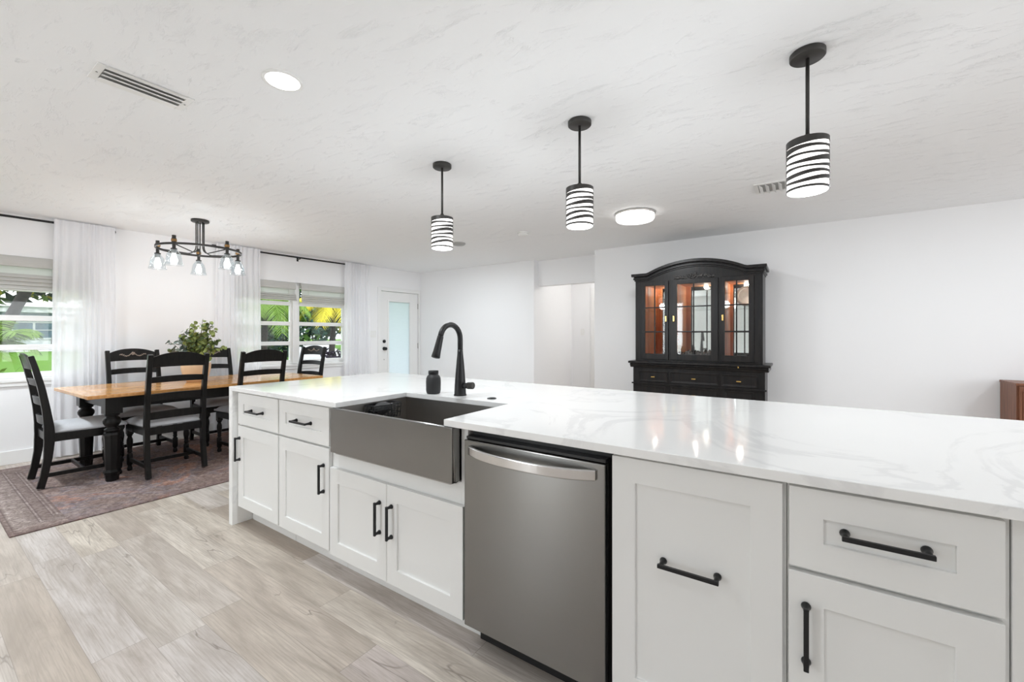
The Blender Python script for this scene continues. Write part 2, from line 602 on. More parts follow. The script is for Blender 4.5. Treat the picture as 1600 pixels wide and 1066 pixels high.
    def build(s, name, mat, parent=None, bevel=0.0, loc=None, rotz=None, subsurf=0, seg=2):
        me = bpy.data.meshes.new(name)
        me.from_pydata(s.v, [], s.f)
        me.polygons.foreach_set('use_smooth', s.sm)
        if isinstance(mat, str):
            mat = M[mat]
        me.materials.append(mat)
        me.update()
        bm = bmesh.new()
        bm.from_mesh(me)
        bmesh.ops.remove_doubles(bm, verts=bm.verts, dist=1e-6)
        bmesh.ops.recalc_face_normals(bm, faces=bm.faces)
        bm.to_mesh(me)
        bm.free()
        o = bpy.data.objects.new(name, me)
        COL.objects.link(o)
        if parent:
            o.parent = parent
        if loc:
            o.location = loc
        if rotz is not None:
            o.rotation_euler = (0, 0, rotz)
        if bevel:
            b = o.modifiers.new('bevel', 'BEVEL')
            b.width = bevel
            b.segments = seg
            b.limit_method = 'ANGLE'
            b.angle_limit = radians(40)
        if subsurf:
            q = o.modifiers.new('subsurf', 'SUBSURF')
            q.levels = q.render_levels = subsurf
        return o


def tag(o, label=None, cat=None, group=None, kind=None):
    if label:
        o['label'] = label
    if cat:
        o['category'] = cat
    if group:
        o['group'] = group
    if kind:
        o['kind'] = kind
    return o


def thing(name, label, cat, loc=(0, 0, 0), rotz=0.0, group=None):
    o = bpy.data.objects.new(name, None)
    o.empty_display_size = 0.1
    o.location = loc
    o.rotation_euler = (0, 0, rotz)
    COL.objects.link(o)
    return tag(o, label, cat, group)


def copy_tree(o, parent=None):
    c = o.copy()
    COL.objects.link(c)
    c.parent = parent
    for ch in list(o.children):
        copy_tree(ch, c)
    return c


def struct(mb, name, mat, label=None, **kw):
    o = mb.build(name, mat, **kw)
    tag(o, label, None, None, 'structure')
    return o


# wall with the windows: local x = into the room (t), local y = along the wall (s)
PX, PY, WROT = -6.32, 0.57, atan2(-0.35, 5.09)


def wl(s, t, z=0.0):
    return (PX + t * cos(WROT) - s * sin(WROT), PY + t * sin(WROT) + s * cos(WROT), z)


WLOC = (PX, PY, 0)

# ------------------------------------------------------------------ room shell
struct(MB().box(-6.9, 4.6, -3.0, 8.2, -0.12, 0.0), 'floor', 'floor', 'gray-beige wood-look plank floor')
struct(MB().box(-6.9, 4.6, -3.0, 8.2, CEIL, CEIL + 0.15), 'ceiling', 'ceiling', 'white trowel-textured ceiling')

W1a, W1b, W2a, W2b, WZ0, WZ1 = -1.25, 0.62, 1.97, 3.60, 0.80, 2.03
Da, Db, DZ = 4.235, 5.065, 2.035
T = -0.15
m = MB()
for a, b in ((-3.6, W1a), (W1b, W2a), (W2b, Da), (Db, 5.24)):
    m.box(T, 0, a, b, 0, CEIL)
for a, b in ((W1a, W1b), (W2a, W2b)):
    m.box(T, 0, a, b, 0, WZ0)
    m.box(T, 0, a, b, WZ1, CEIL)
m.box(T, 0, Da, Db, DZ, CEIL)
struct(m, 'wall_left', 'wall', 'white wall with the two windows and the door', loc=WLOC, rotz=WROT)

m = MB()
m.box(-6.2, -3.42, 5.66, 5.80, 0, CEIL)
m.box(-2.333, 4.6, 5.496, 5.66, 0, CEIL)
m.box(-2.333, -2.19, 5.66, 5.80, 0, CEIL)
m.box(-3.42, -2.333, 5.80, 5.93, 2.04, CEIL)
m.box(-3.56, -3.42, 5.80, 7.0, 0, CEIL)
m.box(-2.333, -2.19, 5.80, 5.93, 0, CEIL)
struct(m, 'wall_back', 'wall', 'white wall behind the black hutch with a hallway opening')
m = MB()
m.box(-5.0, -1.0, 7.0, 7.12, 0, CEIL)
m.box(-1.2, -1.05, 5.66, 7.0, 0, CEIL)
struct(m, 'wall_hallway', 'wall', 'white hallway wall seen through the opening')
m = MB()
m.box(4.6, 4.75, -3.0, 5.66, 0, CEIL)
struct(m, 'wall_right', 'wall', 'white wall out of view on the right')
m = MB()
m.box(-2.75, 4.6, -3.15, -3.0, 0, CEIL)
m.box(-6.9, -5.5, -3.15, -3.0, 0, CEIL)
m.box(-3.35, -2.75, -3.15, -3.0, 0, 0.25)
m.box(-3.35, -2.75, -3.15, -3.0, 2.25, CEIL)
struct(m, 'wall_front', 'wall', 'white wall behind the viewer, holding an added narrow window')
struct(MB().box(-5.5, -3.35, -3.15, -3.0, 0, CEIL), 'wall_steel_reflection', 'reflect_gray', 'added gray wall section behind the viewer, darkening steel reflections')  # unseen section added so the stainless fronts reflect something darker

# baseboards and trims
m = MB()
m.box(0, 0.014, -3.0, Da - 0.065, 0, 0.13)
struct(m, 'baseboard_left', 'trim', 'tall white baseboard', loc=WLOC, rotz=WROT, bevel=0.003)
m = MB()
m.box(-5.97, -3.42, 5.647, 5.66, 0, 0.12)
m.box(-2.333, 4.6, 5.483, 5.496, 0, 0.12)
struct(m, 'baseboard_back', 'trim', 'white baseboard', bevel=0.003)
m = MB()
m.box(-3.42, -2.33, 6.987, 7.0, 0, 0.12)
struct(m, 'baseboard_hallway', 'trim', 'white baseboard in the hallway', bevel=0.003)
m = MB()
m.box(0, 0.018, Da - 0.065, Da, 0, DZ + 0.06)
m.box(0, 0.018, Db, Db + 0.03, 0, DZ + 0.06)
m.box(0, 0.018, Da, Db, DZ, DZ + 0.06)
struct(m, 'trim_1', 'trim', 'white casing around the glazed door', loc=WLOC, rotz=WROT, bevel=0.003)
m = MB()
m.box(-3.035, -2.965, 6.98, 7.0, 0, 2.10)
m.box(-2.965, -2.2, 6.98, 7.0, 2.03, 2.10)
struct(m, 'trim_2', 'trim', 'white door casing in the hallway', bevel=0.003)
m = MB()
m.box(-2.965, -2.2, 6.993, 6.999, 0.01, 2.03)
struct(m, 'door_2', 'trim', 'white hallway door')

# windows
def window(name, a, b, mulls, label):
    root = bpy.data.objects.new(name, None)
    COL.objects.link(root)
    root.location = WLOC
    root.rotation_euler = (0, 0, WROT)
    tag(root, label, None, None, 'structure')
    fr = MB()
    y0, y1 = -0.11, -0.05
    edges = [a] + [x for mm in mulls for x in mm] + [b]
    fr.box(y0, y1, a, a + 0.035, WZ0 + 0.035, WZ1 - 0.035)
    fr.box(y0, y1, b - 0.035, b, WZ0 + 0.035, WZ1 - 0.035)
    fr.box(y0, y1, a, b, WZ0, WZ0 + 0.035)
    fr.box(y0, y1, a, b, WZ1 - 0.035, WZ1)
    for p, q in mulls:
        fr.box(y0 + 0.002, -0.02, p, q, WZ0 + 0.035, WZ1 - 0.035)
    fr.build('window_frame', 'trim', root, bevel=0.004)
    bays = []
    xs = [a + 0.03]
    for p, q in mulls:
        bays.append((xs[-1], p))
        xs.append(q)
    bays.append((xs[-1], b - 0.03))
    for p, q in bays:
        sa = MB()
        s0, s1 = -0.10, -0.045
        for z0, z1 in ((WZ0 + 0.03, 0.885), (1.105, 1.16), (1.395, 1.45), (1.69, 1.745), (WZ1 - 0.08, WZ1 - 0.03)):
            sa.box(s0, s1, p, q, z0, z1)
        sa.box(s0 + 0.002, s1 - 0.002, p + 0.001, p + 0.028, WZ0 + 0.031, WZ1 - 0.031)
        sa.box(s0 + 0.002, s1 - 0.002, q - 0.028, q - 0.001, WZ0 + 0.031, WZ1 - 0.031)
        so = sa.build('sash', 'trim', root, bevel=0.004)
        MB().box(-0.076, -0.072, p + 0.02, q - 0.02, WZ0 + 0.06, WZ1 - 0.06).build('pane', 'glass', so)
    si = MB()
    si.box(-0.05, 0.035, a - 0.04, b + 0.04, WZ0 - 0.005, WZ0 + 0.022)
    si.box(0.0, 0.022, a - 0.02, b + 0.02, WZ0 - 0.045, WZ0 - 0.005)
    si.build('window_sill', 'trim', root, bevel=0.004)
    return root


window('window_1', W1a, W1b, [], 'left window with stacked awning panes')
window('window_2', W2a, W2b, [(2.742, 2.822)], 'double window behind the dining table')
MB().box(-0.24, -0.13, W1a - 0.05, W1b + 0.05, 0.72, 0.855).build('outer_ledge', 'blue_ledge', bpy.data.objects['window_1'], bevel=0.005)

# added narrow window behind the viewer, set to give the stainless a highlight
m = MB()
m.box(-3.35, -3.29, -3.12, -3.02, 0.25, 2.25)
m.box(-2.81, -2.75, -3.12, -3.02, 0.25, 2.25)
m.box(-3.29, -2.81, -3.12, -3.02, 0.25, 0.31)
m.box(-3.29, -2.81, -3.12, -3.02, 2.19, 2.25)
w3 = struct(m, 'window_added', 'trim', 'added narrow window behind the viewer for a highlight in the steel')

# glazed door
door = bpy.data.objects.new('door_1', None)
COL.objects.link(door)
door.location = WLOC
door.rotation_euler = (0, 0, WROT)
tag(door, 'white door with a long frosted glass panel', None, None, 'structure')
ga, gb, gz0, gz1 = 4.408, 4.872, 0.24, 1.855
m = MB()
m.box(-0.06, -0.018, Da + 0.006, ga, 0.008, DZ - 0.006)
m.box(-0.06, -0.018, gb, Db - 0.006, 0.008, DZ - 0.006)
m.box(-0.06, -0.018, ga, gb, 0.008, gz0)
m.box(-0.06, -0.018, ga, gb, gz1, DZ - 0.006)
m.build('door_leaf', 'trim', door, bevel=0.002)
m = MB()
for q in (0.0,):
    m.box(-0.020, -0.006, ga - 0.028, ga, gz0 - 0.028, gz1 + 0.028)
    m.box(-0.020, -0.006, gb, gb + 0.028, gz0 - 0.028, gz1 + 0.028)
    m.box(-0.020, -0.006, ga, gb, gz0 - 0.028, gz0)
    m.box(-0.020, -0.006, ga, gb, gz1, gz1 + 0.028)
m.build('glass_moulding', 'trim', door, bevel=0.005)
MB().box(-0.045, -0.037, ga, gb, gz0, gz1).build('frosted_pane', 'frosted', door)
kn = MB().lathe([(0.032, -0.018), (0.032, -0.008), (0.012, -0.006), (0.012, 0.018), (0.026, 0.024), (0.030, 0.036), (0.024, 0.048), (0.0, 0.052)], (0, 4.312, 1.013), 20, axis='x')
kn.build('door_knob', 'black_metal', door)
MB().lathe([(0.030, -0.018), (0.030, -0.004), (0.022, 0.0), (0.0, 0.002)], (0, 4.312, 1.143), 20, axis='x').build('deadbolt', 'black_metal', door)
MB().lathe([(0.008, -0.018), (0.008, -0.010), (0.0, -0.009)], (0, 4.312, 0.82), 12, axis='x').build('screw_cap', 'chrome', door)
for z in (0.25, 1.05, 1.80):
    MB().lathe([(0.008, z - 0.05), (0.008, z + 0.05)], (-0.012, Db - 0.004, 0), 10).build('hinge', 'gray_vent', door)

# ------------------------------------------------------------------ lights of the room
def downlight(loc, label, energy, rad=0.075):
    t = thing('recessed_ceiling_light', label, 'ceiling light', loc, 0, 'recessed ceiling lights')
    MB().lathe([(rad + 0.012, 0), (rad + 0.012, -0.004), (rad, -0.007), (rad - 0.004, -0.004)], (0, 0, 0), 32, cap=False).build('trim_ring', 'white_plastic', t)
    MB().lathe([(rad - 0.003, -0.002), (rad - 0.003, -0.005), (0.0, -0.0055)], (0, 0, 0), 32).build('lens', 'led', t)
    lamp('downlight_lamp', 'AREA', (0, 0, -0.012), energy, (0.89, 0.95, 1), size=0.14, parent=t)
    return t


downlight((-1.977, 1.016, CEIL), 'round white recessed light glowing in the ceiling beside the long vent', 14)
for p, e in (((0.5, -0.2), 3), ((-1.9, -1.2), 9), ((0.4, -1.6), 8), ((-3.9, -0.9), 10), ((-5.25, 0.22), 17)):
    o = lamp('added_ceiling_fill', 'AREA', (p[0], p[1], CEIL - 0.02), e, (0.87, 0.945, 1), size=0.14, spread=radians(120))  # added unseen fill over kitchen and dining side, no fixtures modelled
# added fill lamps for the living room, without fixtures; then the hallway lamp
for p, e in (((2.6, 3.2), 16), ((-4.2, 4.2), 20), ((0.9, 3.9), 8)):
    lamp('added_living_room_fill', 'AREA', (p[0], p[1], CEIL - 0.02), e, (0.87, 0.945, 1), size=0.2)
lamp('hallway_lamp', 'POINT', (-2.1, 6.5, 2.25), 12, (1, 0.97, 0.92), size=0.1)

# ------------------------------------------------------------------ island
YF = 1.27            # face of doors and drawers
YC = 1.292           # carcass front
YB = 1.95            # carcass back
ZK, ZT = 0.115, 0.886
ISL = 'white island base cabinets'


def shaker(x0, x1, z0, z1, fr=0.068, frz=None, th=0.020, rec=0.009):
    """flat frame with a recessed centre panel"""
    frz = frz or fr
    m = MB()
    y0, y1, y2 = YF, YF + rec, YF + th
    o = [(x0, z0), (x1, z0), (x1, z1), (x0, z1)]
    i = [(x0 + fr, z0 + frz), (x1 - fr, z0 + frz), (x1 - fr, z1 - frz), (x0 + fr, z1 - frz)]
    vs = [(x, y0, z) for x, z in o] + [(x, y0, z) for x, z in i] + [(x, y1, z) for x, z in i] + [(x, y2, z) for x, z in o]
    fs = [(8, 9, 10, 11), (12, 15, 14, 13)]
    for q in range(4):
        q2 = (q + 1) % 4
        fs += [(q, q2, 4 + q2, 4 + q), (4 + q, 4 + q2, 8 + q2, 8 + q), (q, 12 + q, 12 + q2, q2)]
    m.add(vs, fs)
    return m


def pull(parent, a, b, depth=0.034, y=None):
    """square bar pull from point a to b (x,z) on the door face"""
    y = YF + 0.009 if y is None else y
    m = MB()
    (x0, z0), (x1, z1) = a, b
    hor = abs(x1 - x0) > abs(z1 - z0)
    yb = YF - depth
    if hor:
        m.box(x0, x1, yb, yb + 0.010, z0 - 0.0055, z0 + 0.0055)
    else:
        m.box(x0 - 0.0055, x0 + 0.0055, yb, yb + 0.010, min(z0, z1), max(z0, z1))
    for (x, z), sg in ((a, 1), (b, -1)):
        cx = x + sg * 0.008 if hor else x
        cz = z if hor else z + (0.008 if z == min(z0, z1) else -0.008)
        # flared post
        n = 12
        prof = [(0.0105, y), (0.0105, y - 0.004), (0.0078, y - 0.010), (0.0065, y - 0.018), (0.0055, yb + 0.004)]
        m.lathe(prof, (cx, 0, cz), 14, axis='y')
    return m.build('handle', 'black_metal', parent, bevel=0.0015)


def base_cabinet(name, label, x0, x1, front=True):
    """closed white box with a recessed toe kick"""
    m = MB()
    m.box(x0, x1, YC, YB, ZK, ZT)
    m.box(x0 + 0.001, x1 - 0.001, 1.375, YB - 0.02, 0.0, ZK)
    o = m.build(name, 'cabinet', None, bevel=0.001)
    return tag(o, label, 'cabinet', ISL)


# two single cabinets left of the sink
ca = base_cabinet('drawer_base_cabinet', 'white one-drawer one-door cabinet at the far left end of the island', -3.068, -2.5205)
d = shaker(-3.036, -2.527, 0.674, 0.876).build('drawer', 'cabinet', ca, bevel=0.0012)
pull(d, (-2.875, 0.772), (-2.715, 0.772))
d = shaker(-3.036, -2.527, 0.132, 0.662, frz=0.073).build('door', 'cabinet', ca, bevel=0.0012)
pull(d, (-3.010, 0.435), (-3.010, 0.590), y=YF)
cb = base_cabinet('drawer_base_cabinet', 'white one-drawer one-door cabinet directly left of the farmhouse sink', -2.5195, -2.0055)
d = shaker(-2.514, -2.011, 0.674, 0.876).build('drawer', 'cabinet', cb, bevel=0.0012)
pull(d, (-2.345, 0.773), (-2.185, 0.773))
d = shaker(-2.514, -2.011, 0.132, 0.662, frz=0.073).build('door', 'cabinet', cb, bevel=0.0012)
pull(d, (-2.058, 0.425), (-2.058, 0.578), y=YF)

# hollow sink cabinet
m = MB()
SX0, SX1 = -2.0045, -1.0885
m.box(SX0 + 0.001, SX0 + 0.018, YC + 0.006, YB - 0.013, ZK + 0.019, ZT - 0.001)
m.box(SX1 - 0.018, SX1 - 0.001, YC + 0.006, YB - 0.013, ZK + 0.019, ZT - 0.001)
m.box(SX0, SX1, YB - 0.012, YB, ZK, ZT)
m.box(SX0, SX1, YC, YB - 0.012, ZK, ZK + 0.018)
m.box(SX0 + 0.045, SX1 - 0.035, YC, YC + 0.018, 0.55, 0.660)
m.box(SX0, SX0 + 0.045, YC, YC + 0.018, ZK + 0.018, ZT)
m.box(SX1 - 0.035, SX1, YC, YC + 0.018, ZK + 0.018, ZT)
m.box(SX0 + 0.001, SX1 - 0.001, 1.375, YB - 0.02, 0, ZK)
cs = tag(m.build('sink_base_cabinet', 'cabinet', None, bevel=0.001), 'white two-door cabinet under the stainless farmhouse sink', 'cabinet', ISL)
d = shaker(-2.004, -1.559, 0.118, 0.570, frz=0.075).build('door', 'cabinet', cs, bevel=0.0012)
pull(d, (-1.605, 0.330), (-1.605, 0.484), y=YF)
d = shaker(-1.556, -1.098, 0.118, 0.570, frz=0.075).build('door', 'cabinet', cs, bevel=0.0012)
pull(d, (-1.522, 0.330), (-1.522, 0.484), y=YF)

# pull-out cabinet and drawer cabinet right of the dishwasher
cp = base_cabinet('pull_out_cabinet', 'white cabinet with one tall panel front and a horizontal handle right of the dishwasher', -0.4815, -0.0205)
d = shaker(-0.480, -0.029, 0.132, 0.877, fr=0.072, frz=0.075).build('pull_out_front', 'cabinet', cp, bevel=0.0012)
pull(d, (-0.333, 0.588), (-0.172, 0.588))
cd = base_cabinet('drawer_base_cabinet', 'white one-drawer one-door cabinet at the near right end of the island', -0.0195, 0.3645)
d = shaker(-0.015, 0.353, 0.676, 0.876, fr=0.070).build('drawer', 'cabinet', cd, bevel=0.0012)
pull(d, (0.088, 0.781), (0.246, 0.781))
d = shaker(-0.016, 0.353, 0.132, 0.664, fr=0.072, frz=0.075).build('door', 'cabinet', cd, bevel=0.0012)
pull(d, (0.020, 0.440), (0.020, 0.592), y=YF)
m = MB()
m.box(0.366, 0.98, 1.285, YB, 0, ZT)
tag(m.build('end_panel', 'cabinet', None, bevel=0.002), 'plain white panel closing the near right end of the island', 'panel')
m = MB()
m.box(-3.068, 0.98, YB + 0.002, YB + 0.022, 0, ZT)
tag(m.build('back_panel', 'cabinet', None, bevel=0.002), 'plain white panel across the seating side of the island', 'panel')

# countertop with sink cut-out and the waterfall leg
CT0, CT1 = 0.887, 0.914
m = MB()
XL, XR, YN, YFAR = -3.121, 1.02, 1.25, 2.53
cx0, cx1, cy1 = -1.922, -1.182, 1.713
outline = [(XL, YN), (cx0, YN), (cx0, cy1), (cx1, cy1), (cx1, YN), (XR, YN), (XR, YFAR), (XL, YFAR)]
m.prism(outline, 'z', CT0, CT1)
ct = m.build('countertop', 'quartz', None, bevel=0.002)
tag(ct, 'long white quartz worktop with faint gray veins covering the island', 'countertop')
MB().box(XL, XL + 0.047, YN, YFAR, 0, CT0).build('waterfall_side', 'quartz', ct, bevel=0.002)

# dishwasher
dw = thing('dishwasher', 'stainless steel dishwasher with bowed bar handle built into the island', 'dishwasher', (-0.786, 1.26, 0))
m = MB()
m.box(-0.284, 0.300, 0.045, 0.62, 0.10, 0.878)
m.box(-0.280, 0.290, 0.115, 0.55, 0.0, 0.10)
m.build('tub_body', 'black_plastic', dw)
MB().box(-0.296, 0.286, 0.0, 0.040, 0.116, 0.845).build('door', 'steel', dw, bevel=0.004, seg=3)
m = MB()
m.box(-0.293, 0.285, 0.010, 0.044, 0.846, 0.858)
m.build('control_strip', 'black_plastic', dw, bevel=0.002)
MB().box(-0.285, 0.285, 0.09, 0.10, 0.012, 0.105).build('kick_plate', 'black_plastic', dw)
hp = []
hw = []
hh = []
N = 28
for i in range(N + 1):
    t = i / N
    x = -0.268 + 0.525 * t
    e = 1 - abs(2 * t - 1) ** 2.6
    hp.append((x, -0.004 - 0.050 * e, 0.808 - 0.002 * e))
    hw.append(0.036)
    hh.append(0.012)
m = MB().sweep(hp, hw, hh, (0, 0, 1))
m.build('handle', 'steel_bright', dw, bevel=0.0045, seg=3)

# farmhouse sink
sk = thing('farmhouse_sink', 'stainless apron-front sink set into the white worktop', 'sink', (-1.54, 1.24, 0.66))
AX0, AX1 = -0.412, 0.411
m = MB()
m.box(AX0, AX1, 0.0, 0.022, 0.003, 0.226)
m.box(AX0, AX0 + 0.02, 0.022, 0.055, 0.003, 0.226)
m.box(AX1 - 0.02, AX1, 0.022, 0.055, 0.003, 0.226)
m.build('apron', 'steel', sk, bevel=0.004, seg=3)
bx0, bx1, by0, by1, bz0, bz1 = -0.397, 0.377, 0.023, 0.487, -0.010, 0.2255
m = MB()
t_ = 0.006
m.box(bx0, bx1, by0, by1, bz0, bz0 + t_)
m.box(bx0 - t_, bx0, by0, by1, bz0, bz1)
m.box(bx1, bx1 + t_, by0, by1, bz0, bz1)
m.box(bx0 - t_, bx1 + t_, by1, by1 + t_, bz0, bz1)
m.build('basin', 'steel_basin', sk)
MB().lathe([(0.045, bz0 + t_), (0.045, bz0 + t_ + 0.003), (0.03, bz0 + t_ + 0.001), (0.0, bz0 + t_ + 0.001)], (0, 0.30, 0), 24).build('drain', 'steel_bright', sk)

# black wire caddy hanging on the left wall of the sink
cdy = thing('sink_caddy', 'small black wire caddy hanging inside the left wall of the sink', 'caddy', (-1.932, 1.52, 0.875))
m = MB()
w, dpt, h = 0.088, 0.085, 0.075
rim = [(0.003, -w, 0), (dpt, -w, 0), (dpt, w, 0), (0.003, w, 0)]
m.tube(rim, 0.0035, 8, closed=True)
m.build('rim', 'black_metal', cdy)
m = MB()
for i in range(9):
    y = -w + 2 * w * i / 8
    m.tube([(0.003, y, 0), (0.008, y, -h), (dpt - 0.01, y, -h), (dpt, y, 0)], 0.0022, 6)
for i in range(1, 4):
    x = dpt * i / 4
    m.tube([(x, -w, 0), (x, -w + 0.008, -h), (x, w - 0.008, -h), (x, w, 0)], 0.0022, 6)
for z in (-0.025, -0.05):
    m.tube([(0.005, -w, z), (dpt - 0.004, -w, z), (dpt - 0.004, w, z), (0.005, w, z)], 0.0022, 6, closed=True)
m.build('wire_basket', 'black_metal', cdy)
m = MB()
m.ell((0.042, -0.005, -0.022), 0.032, 0.06, 0.034, 12, 8)
tag(m.build('scrub_sponge', 'matte_gray', None, loc=(-1.932, 1.52, 0.875)), 'dark sponge lying in the wire caddy inside the sink', 'sponge')

# faucet
fc = thing('kitchen_faucet', 'matte black gooseneck faucet behind the sink', 'faucet', (-1.575, 1.80, CT1))
MB().lathe([(0.036, 0), (0.036, 0.004), (0.033, 0.008), (0.031, 0.06), (0.026, 0.13), (0.021, 0.19), (0.0165, 0.235), (0.0155, 0.26)], (0, 0, 0), 28).build('body', 'black_metal', fc)
pts = [(0, 0, 0.25), (0, 0, 0.30)]
R = 0.080
for i in range(0, 15):
    a = pi * i / 14 * 0.93
    pts.append((0, -R + R * cos(a), 0.318 + R * sin(a)))
MB().tube(pts, 0.0150, 16).build('gooseneck', 'black_metal', fc)
e1, e0 = Vector(pts[-1]), Vector(pts[-2])
dr = (e1 - e0).normalized()
hd = [e1 + dr * q for q in (0.0, 0.004, 0.012, 0.085, 0.118, 0.120)]
MB().tube(hd, [0.0152, 0.0168, 0.0168, 0.0205, 0.0235, 0.020], 18).build('spray_head', 'black_metal', fc)
MB().tube([(0.02, 0, 0.055), (0.045, -0.004, 0.058), (0.068, -0.006, 0.060)], [0.016, 0.0155, 0.0155], 16).build('handle_hub', 'black_metal', fc)
MB().tube([(0.060, -0.006, 0.060), (0.064, -0.006, 0.060), (0.098, -0.008, 0.062), (0.102, -0.008, 0.062)], [0.016, 0.0195, 0.0195, 0.016], 18).build('lever', 'dark_bronze', fc)

sp = thing('soap_jar', 'dark charcoal jar with a narrow lid beside the faucet', 'jar', (-1.755, 1.77, CT1))
MB().lathe([(0.034, 0), (0.039, 0.004), (0.0425, 0.02), (0.0430, 0.07), (0.0415, 0.090), (0.036, 0.103), (0.029, 0.108), (0.029, 0.112)], (0, 0, 0), 32).build('jar_body', 'matte_gray', sp)
MB().lathe([(0.0275, 0.112), (0.0295, 0.115), (0.0295, 0.128), (0.0285, 0.134), (0.0, 0.136)], (0, 0, 0), 32).build('lid', 'black_metal', sp)
m = MB().lathe([(0.025, 0), (0.025, 0.003), (0.022, 0.005), (0.017, 0.0045), (0.016, 0.006), (0.0, 0.0065)], (0, 0, 0), 28)
tag(m.build('disposal_button', 'black_metal', None, loc=(-1.352, 1.80, CT1)), 'small round dark button flush in the worktop right of the faucet', 'button')

# ------------------------------------------------------------------ pendants
def pendant_band_mesh():
    """metal sleeve with ragged swirling slits"""
    rnd = random.Random(3)
    m = MB()
    H0, H1, R = -0.585, -0.372, 0.0755
    seg = 64
    H = H1 - H0
    nb = 8
    for b in range(nb):
        zc = H0 + H * (b + 0.5) / nb
        ph = rnd.uniform(0, 2 * pi)
        th0 = rnd.uniform(0.0066, 0.0088) * (0.48 + 0.85 * b / nb)
        tl = 0.006
        vs = []
        thin = []
        for i in range(seg):
            a = 2 * pi * i / seg
            mid = zc + tl * sin(a + 0.6) + 0.003 * sin(2 * a + ph)
            th = th0 * (1.0 + 0.55 * sin(a + ph)) + 0.001
            if b == 0:
                mid, th = H0 + 0.0070, 0.0048
            if b == nb - 1:
                lo = zc + tl * sin(a + 0.6) * 0.6 - th
                mid, th = (H1 + lo) / 2, (H1 - lo) / 2
            th = max(th, 0.0012)
            for rr, zz in ((R, mid - th), (R, mid + th), (R - 0.002, mid + th), (R - 0.002, mid - th)):
                vs.append((rr * cos(a), rr * sin(a), zz))
        fs = []
        for i in range(seg):
            j = (i + 1) % seg
            for q in range(4):
                q2 = (q + 1) % 4
                fs.append((4 * i + q, 4 * j + q, 4 * j + q2, 4 * i + q2))
        m.add(vs, fs, False)
    return m


def pendant(x, y, label):
    t = thing('pendant_light', label, 'pendant light', (x, y, CEIL), 0, 'striped pendants over the island')
    MB().lathe([(0.061, 0), (0.064, -0.003), (0.064, -0.022), (0.060, -0.026), (0.0, -0.026)], (0, 0, 0), 36).build('ceiling_canopy', 'dark_bronze', t)
    MB().lathe([(0.0072, -0.024), (0.0072, -0.365)], (0, 0, 0), 14).build('stem_rod', 'dark_bronze', t)
    MB().lathe([(0.012, -0.345), (0.012, -0.352), (0.035, -0.360), (0.038, -0.368), (0.0735, -0.372), (0.0735, -0.376)], (0, 0, 0), 36).build('shade_cap', 'dark_bronze', t)
    pendant_band_mesh().build('striped_metal_sleeve', 'dark_bronze', t)
    MB().lathe([(0.072, -0.376), (0.072, -0.583), (0.069, -0.585), (0.066, -0.580), (0.066, -0.560), (0.0, -0.556)], (0, 0, 0), 36, cap=False).build('glass_diffuser', 'diffuser', t)
    lamp('pendant_lamp', 'POINT', (0, 0, -0.66), 5.0, (0.92, 0.965, 1), size=0.06, parent=t)
    return t


pendant(-2.036, 2.138, 'striped black pendant light at left, hanging farthest along the island')
pendant(-0.994, 2.134, 'striped black pendant light in the middle of the three over the island')
pendant(0.039, 2.150, 'striped black pendant light at right, largest and nearest in view')

# ------------------------------------------------------------------ other ceiling fixtures
fl = thing('flush_ceiling_light', 'round glowing drum light with thin metal rim on the ceiling left of the hutch', 'ceiling light', (-1.30, 4.05, CEIL))
MB().lathe([(0.185, 0), (0.190, -0.004), (0.190, -0.014), (0.182, -0.018)], (0, 0, 0), 48, cap=False).build('rim', 'chrome', fl)
MB().lathe([(0.182, -0.004), (0.182, -0.055), (0.172, -0.070), (0.12, -0.082), (0.0, -0.086)], (0, 0, 0), 48).build('drum_diffuser', 'diffuser', fl)
for i in range(4):
    m = MB()
    a = pi / 4 + i * pi / 2 + 0.3
    m.box(-0.004, 0.004, 0.183, 0.190, -0.055, -0.014)
    n = len(m.v)
    for q in range(n - 8, n):
        x, y, z = m.v[q]
        m.v[q] = (x * cos(a) - y * sin(a), x * sin(a) + y * cos(a), z)
    m.build('clip', 'chrome', fl)
lamp('flush_lamp', 'AREA', (0, 0, -0.095), 11, (0.94, 0.975, 1), size=0.32, parent=fl)


def frame_rect(m, x0, x1, y0, y1, w, z0, z1):
    m.box(x0, x1, y0, y0 + w, z0, z1)
    m.box(x0, x1, y1 - w, y1, z0, z1)
    m.box(x0, x0 + w, y0 + w, y1 - w, z0, z1)
    m.box(x1 - w, x1, y0 + w, y1 - w, z0, z1)


v1 = thing('slot_air_vent', 'long narrow white air vent in the ceiling at upper left', 'air vent', (-2.59, 0.672, CEIL), 0)
m = MB()
frame_rect(m, -0.088, 0.088, -0.178, 0.178, 0.030, -0.006, 0.0)
m.build('vent_frame', 'white_plastic', v1, bevel=0.002)
m = MB()
m.box(-0.058, 0.058, -0.148, 0.148, -0.0015, -0.0005)
m.build('slot_back', 'gray_vent', v1)
m = MB()
for x in (-0.040, 0.0, 0.040):
    m.add([(x - 0.015, -0.146, -0.006), (x + 0.015, -0.146, -0.014), (x + 0.015, 0.146, -0.014), (x - 0.015, 0.146, -0.006),
           (x - 0.015, -0.146, -0.0075), (x + 0.015, -0.146, -0.0155), (x + 0.015, 0.146, -0.0155), (x - 0.015, 0.146, -0.0075)],
          [(0, 1, 2, 3), (4, 7, 6, 5), (0, 4, 5, 1), (1, 5, 6, 2), (2, 6, 7, 3), (3, 7, 4, 0)])
m.build('vane', 'white_plastic', v1)
for x, y in ((-0.0, -0.163), (0.0, 0.163)):
    MB().lathe([(0.004, -0.006), (0.004, -0.008), (0, -0.0085)], (x, y, 0), 10).build('screw_head', 'gray_vent', v1)

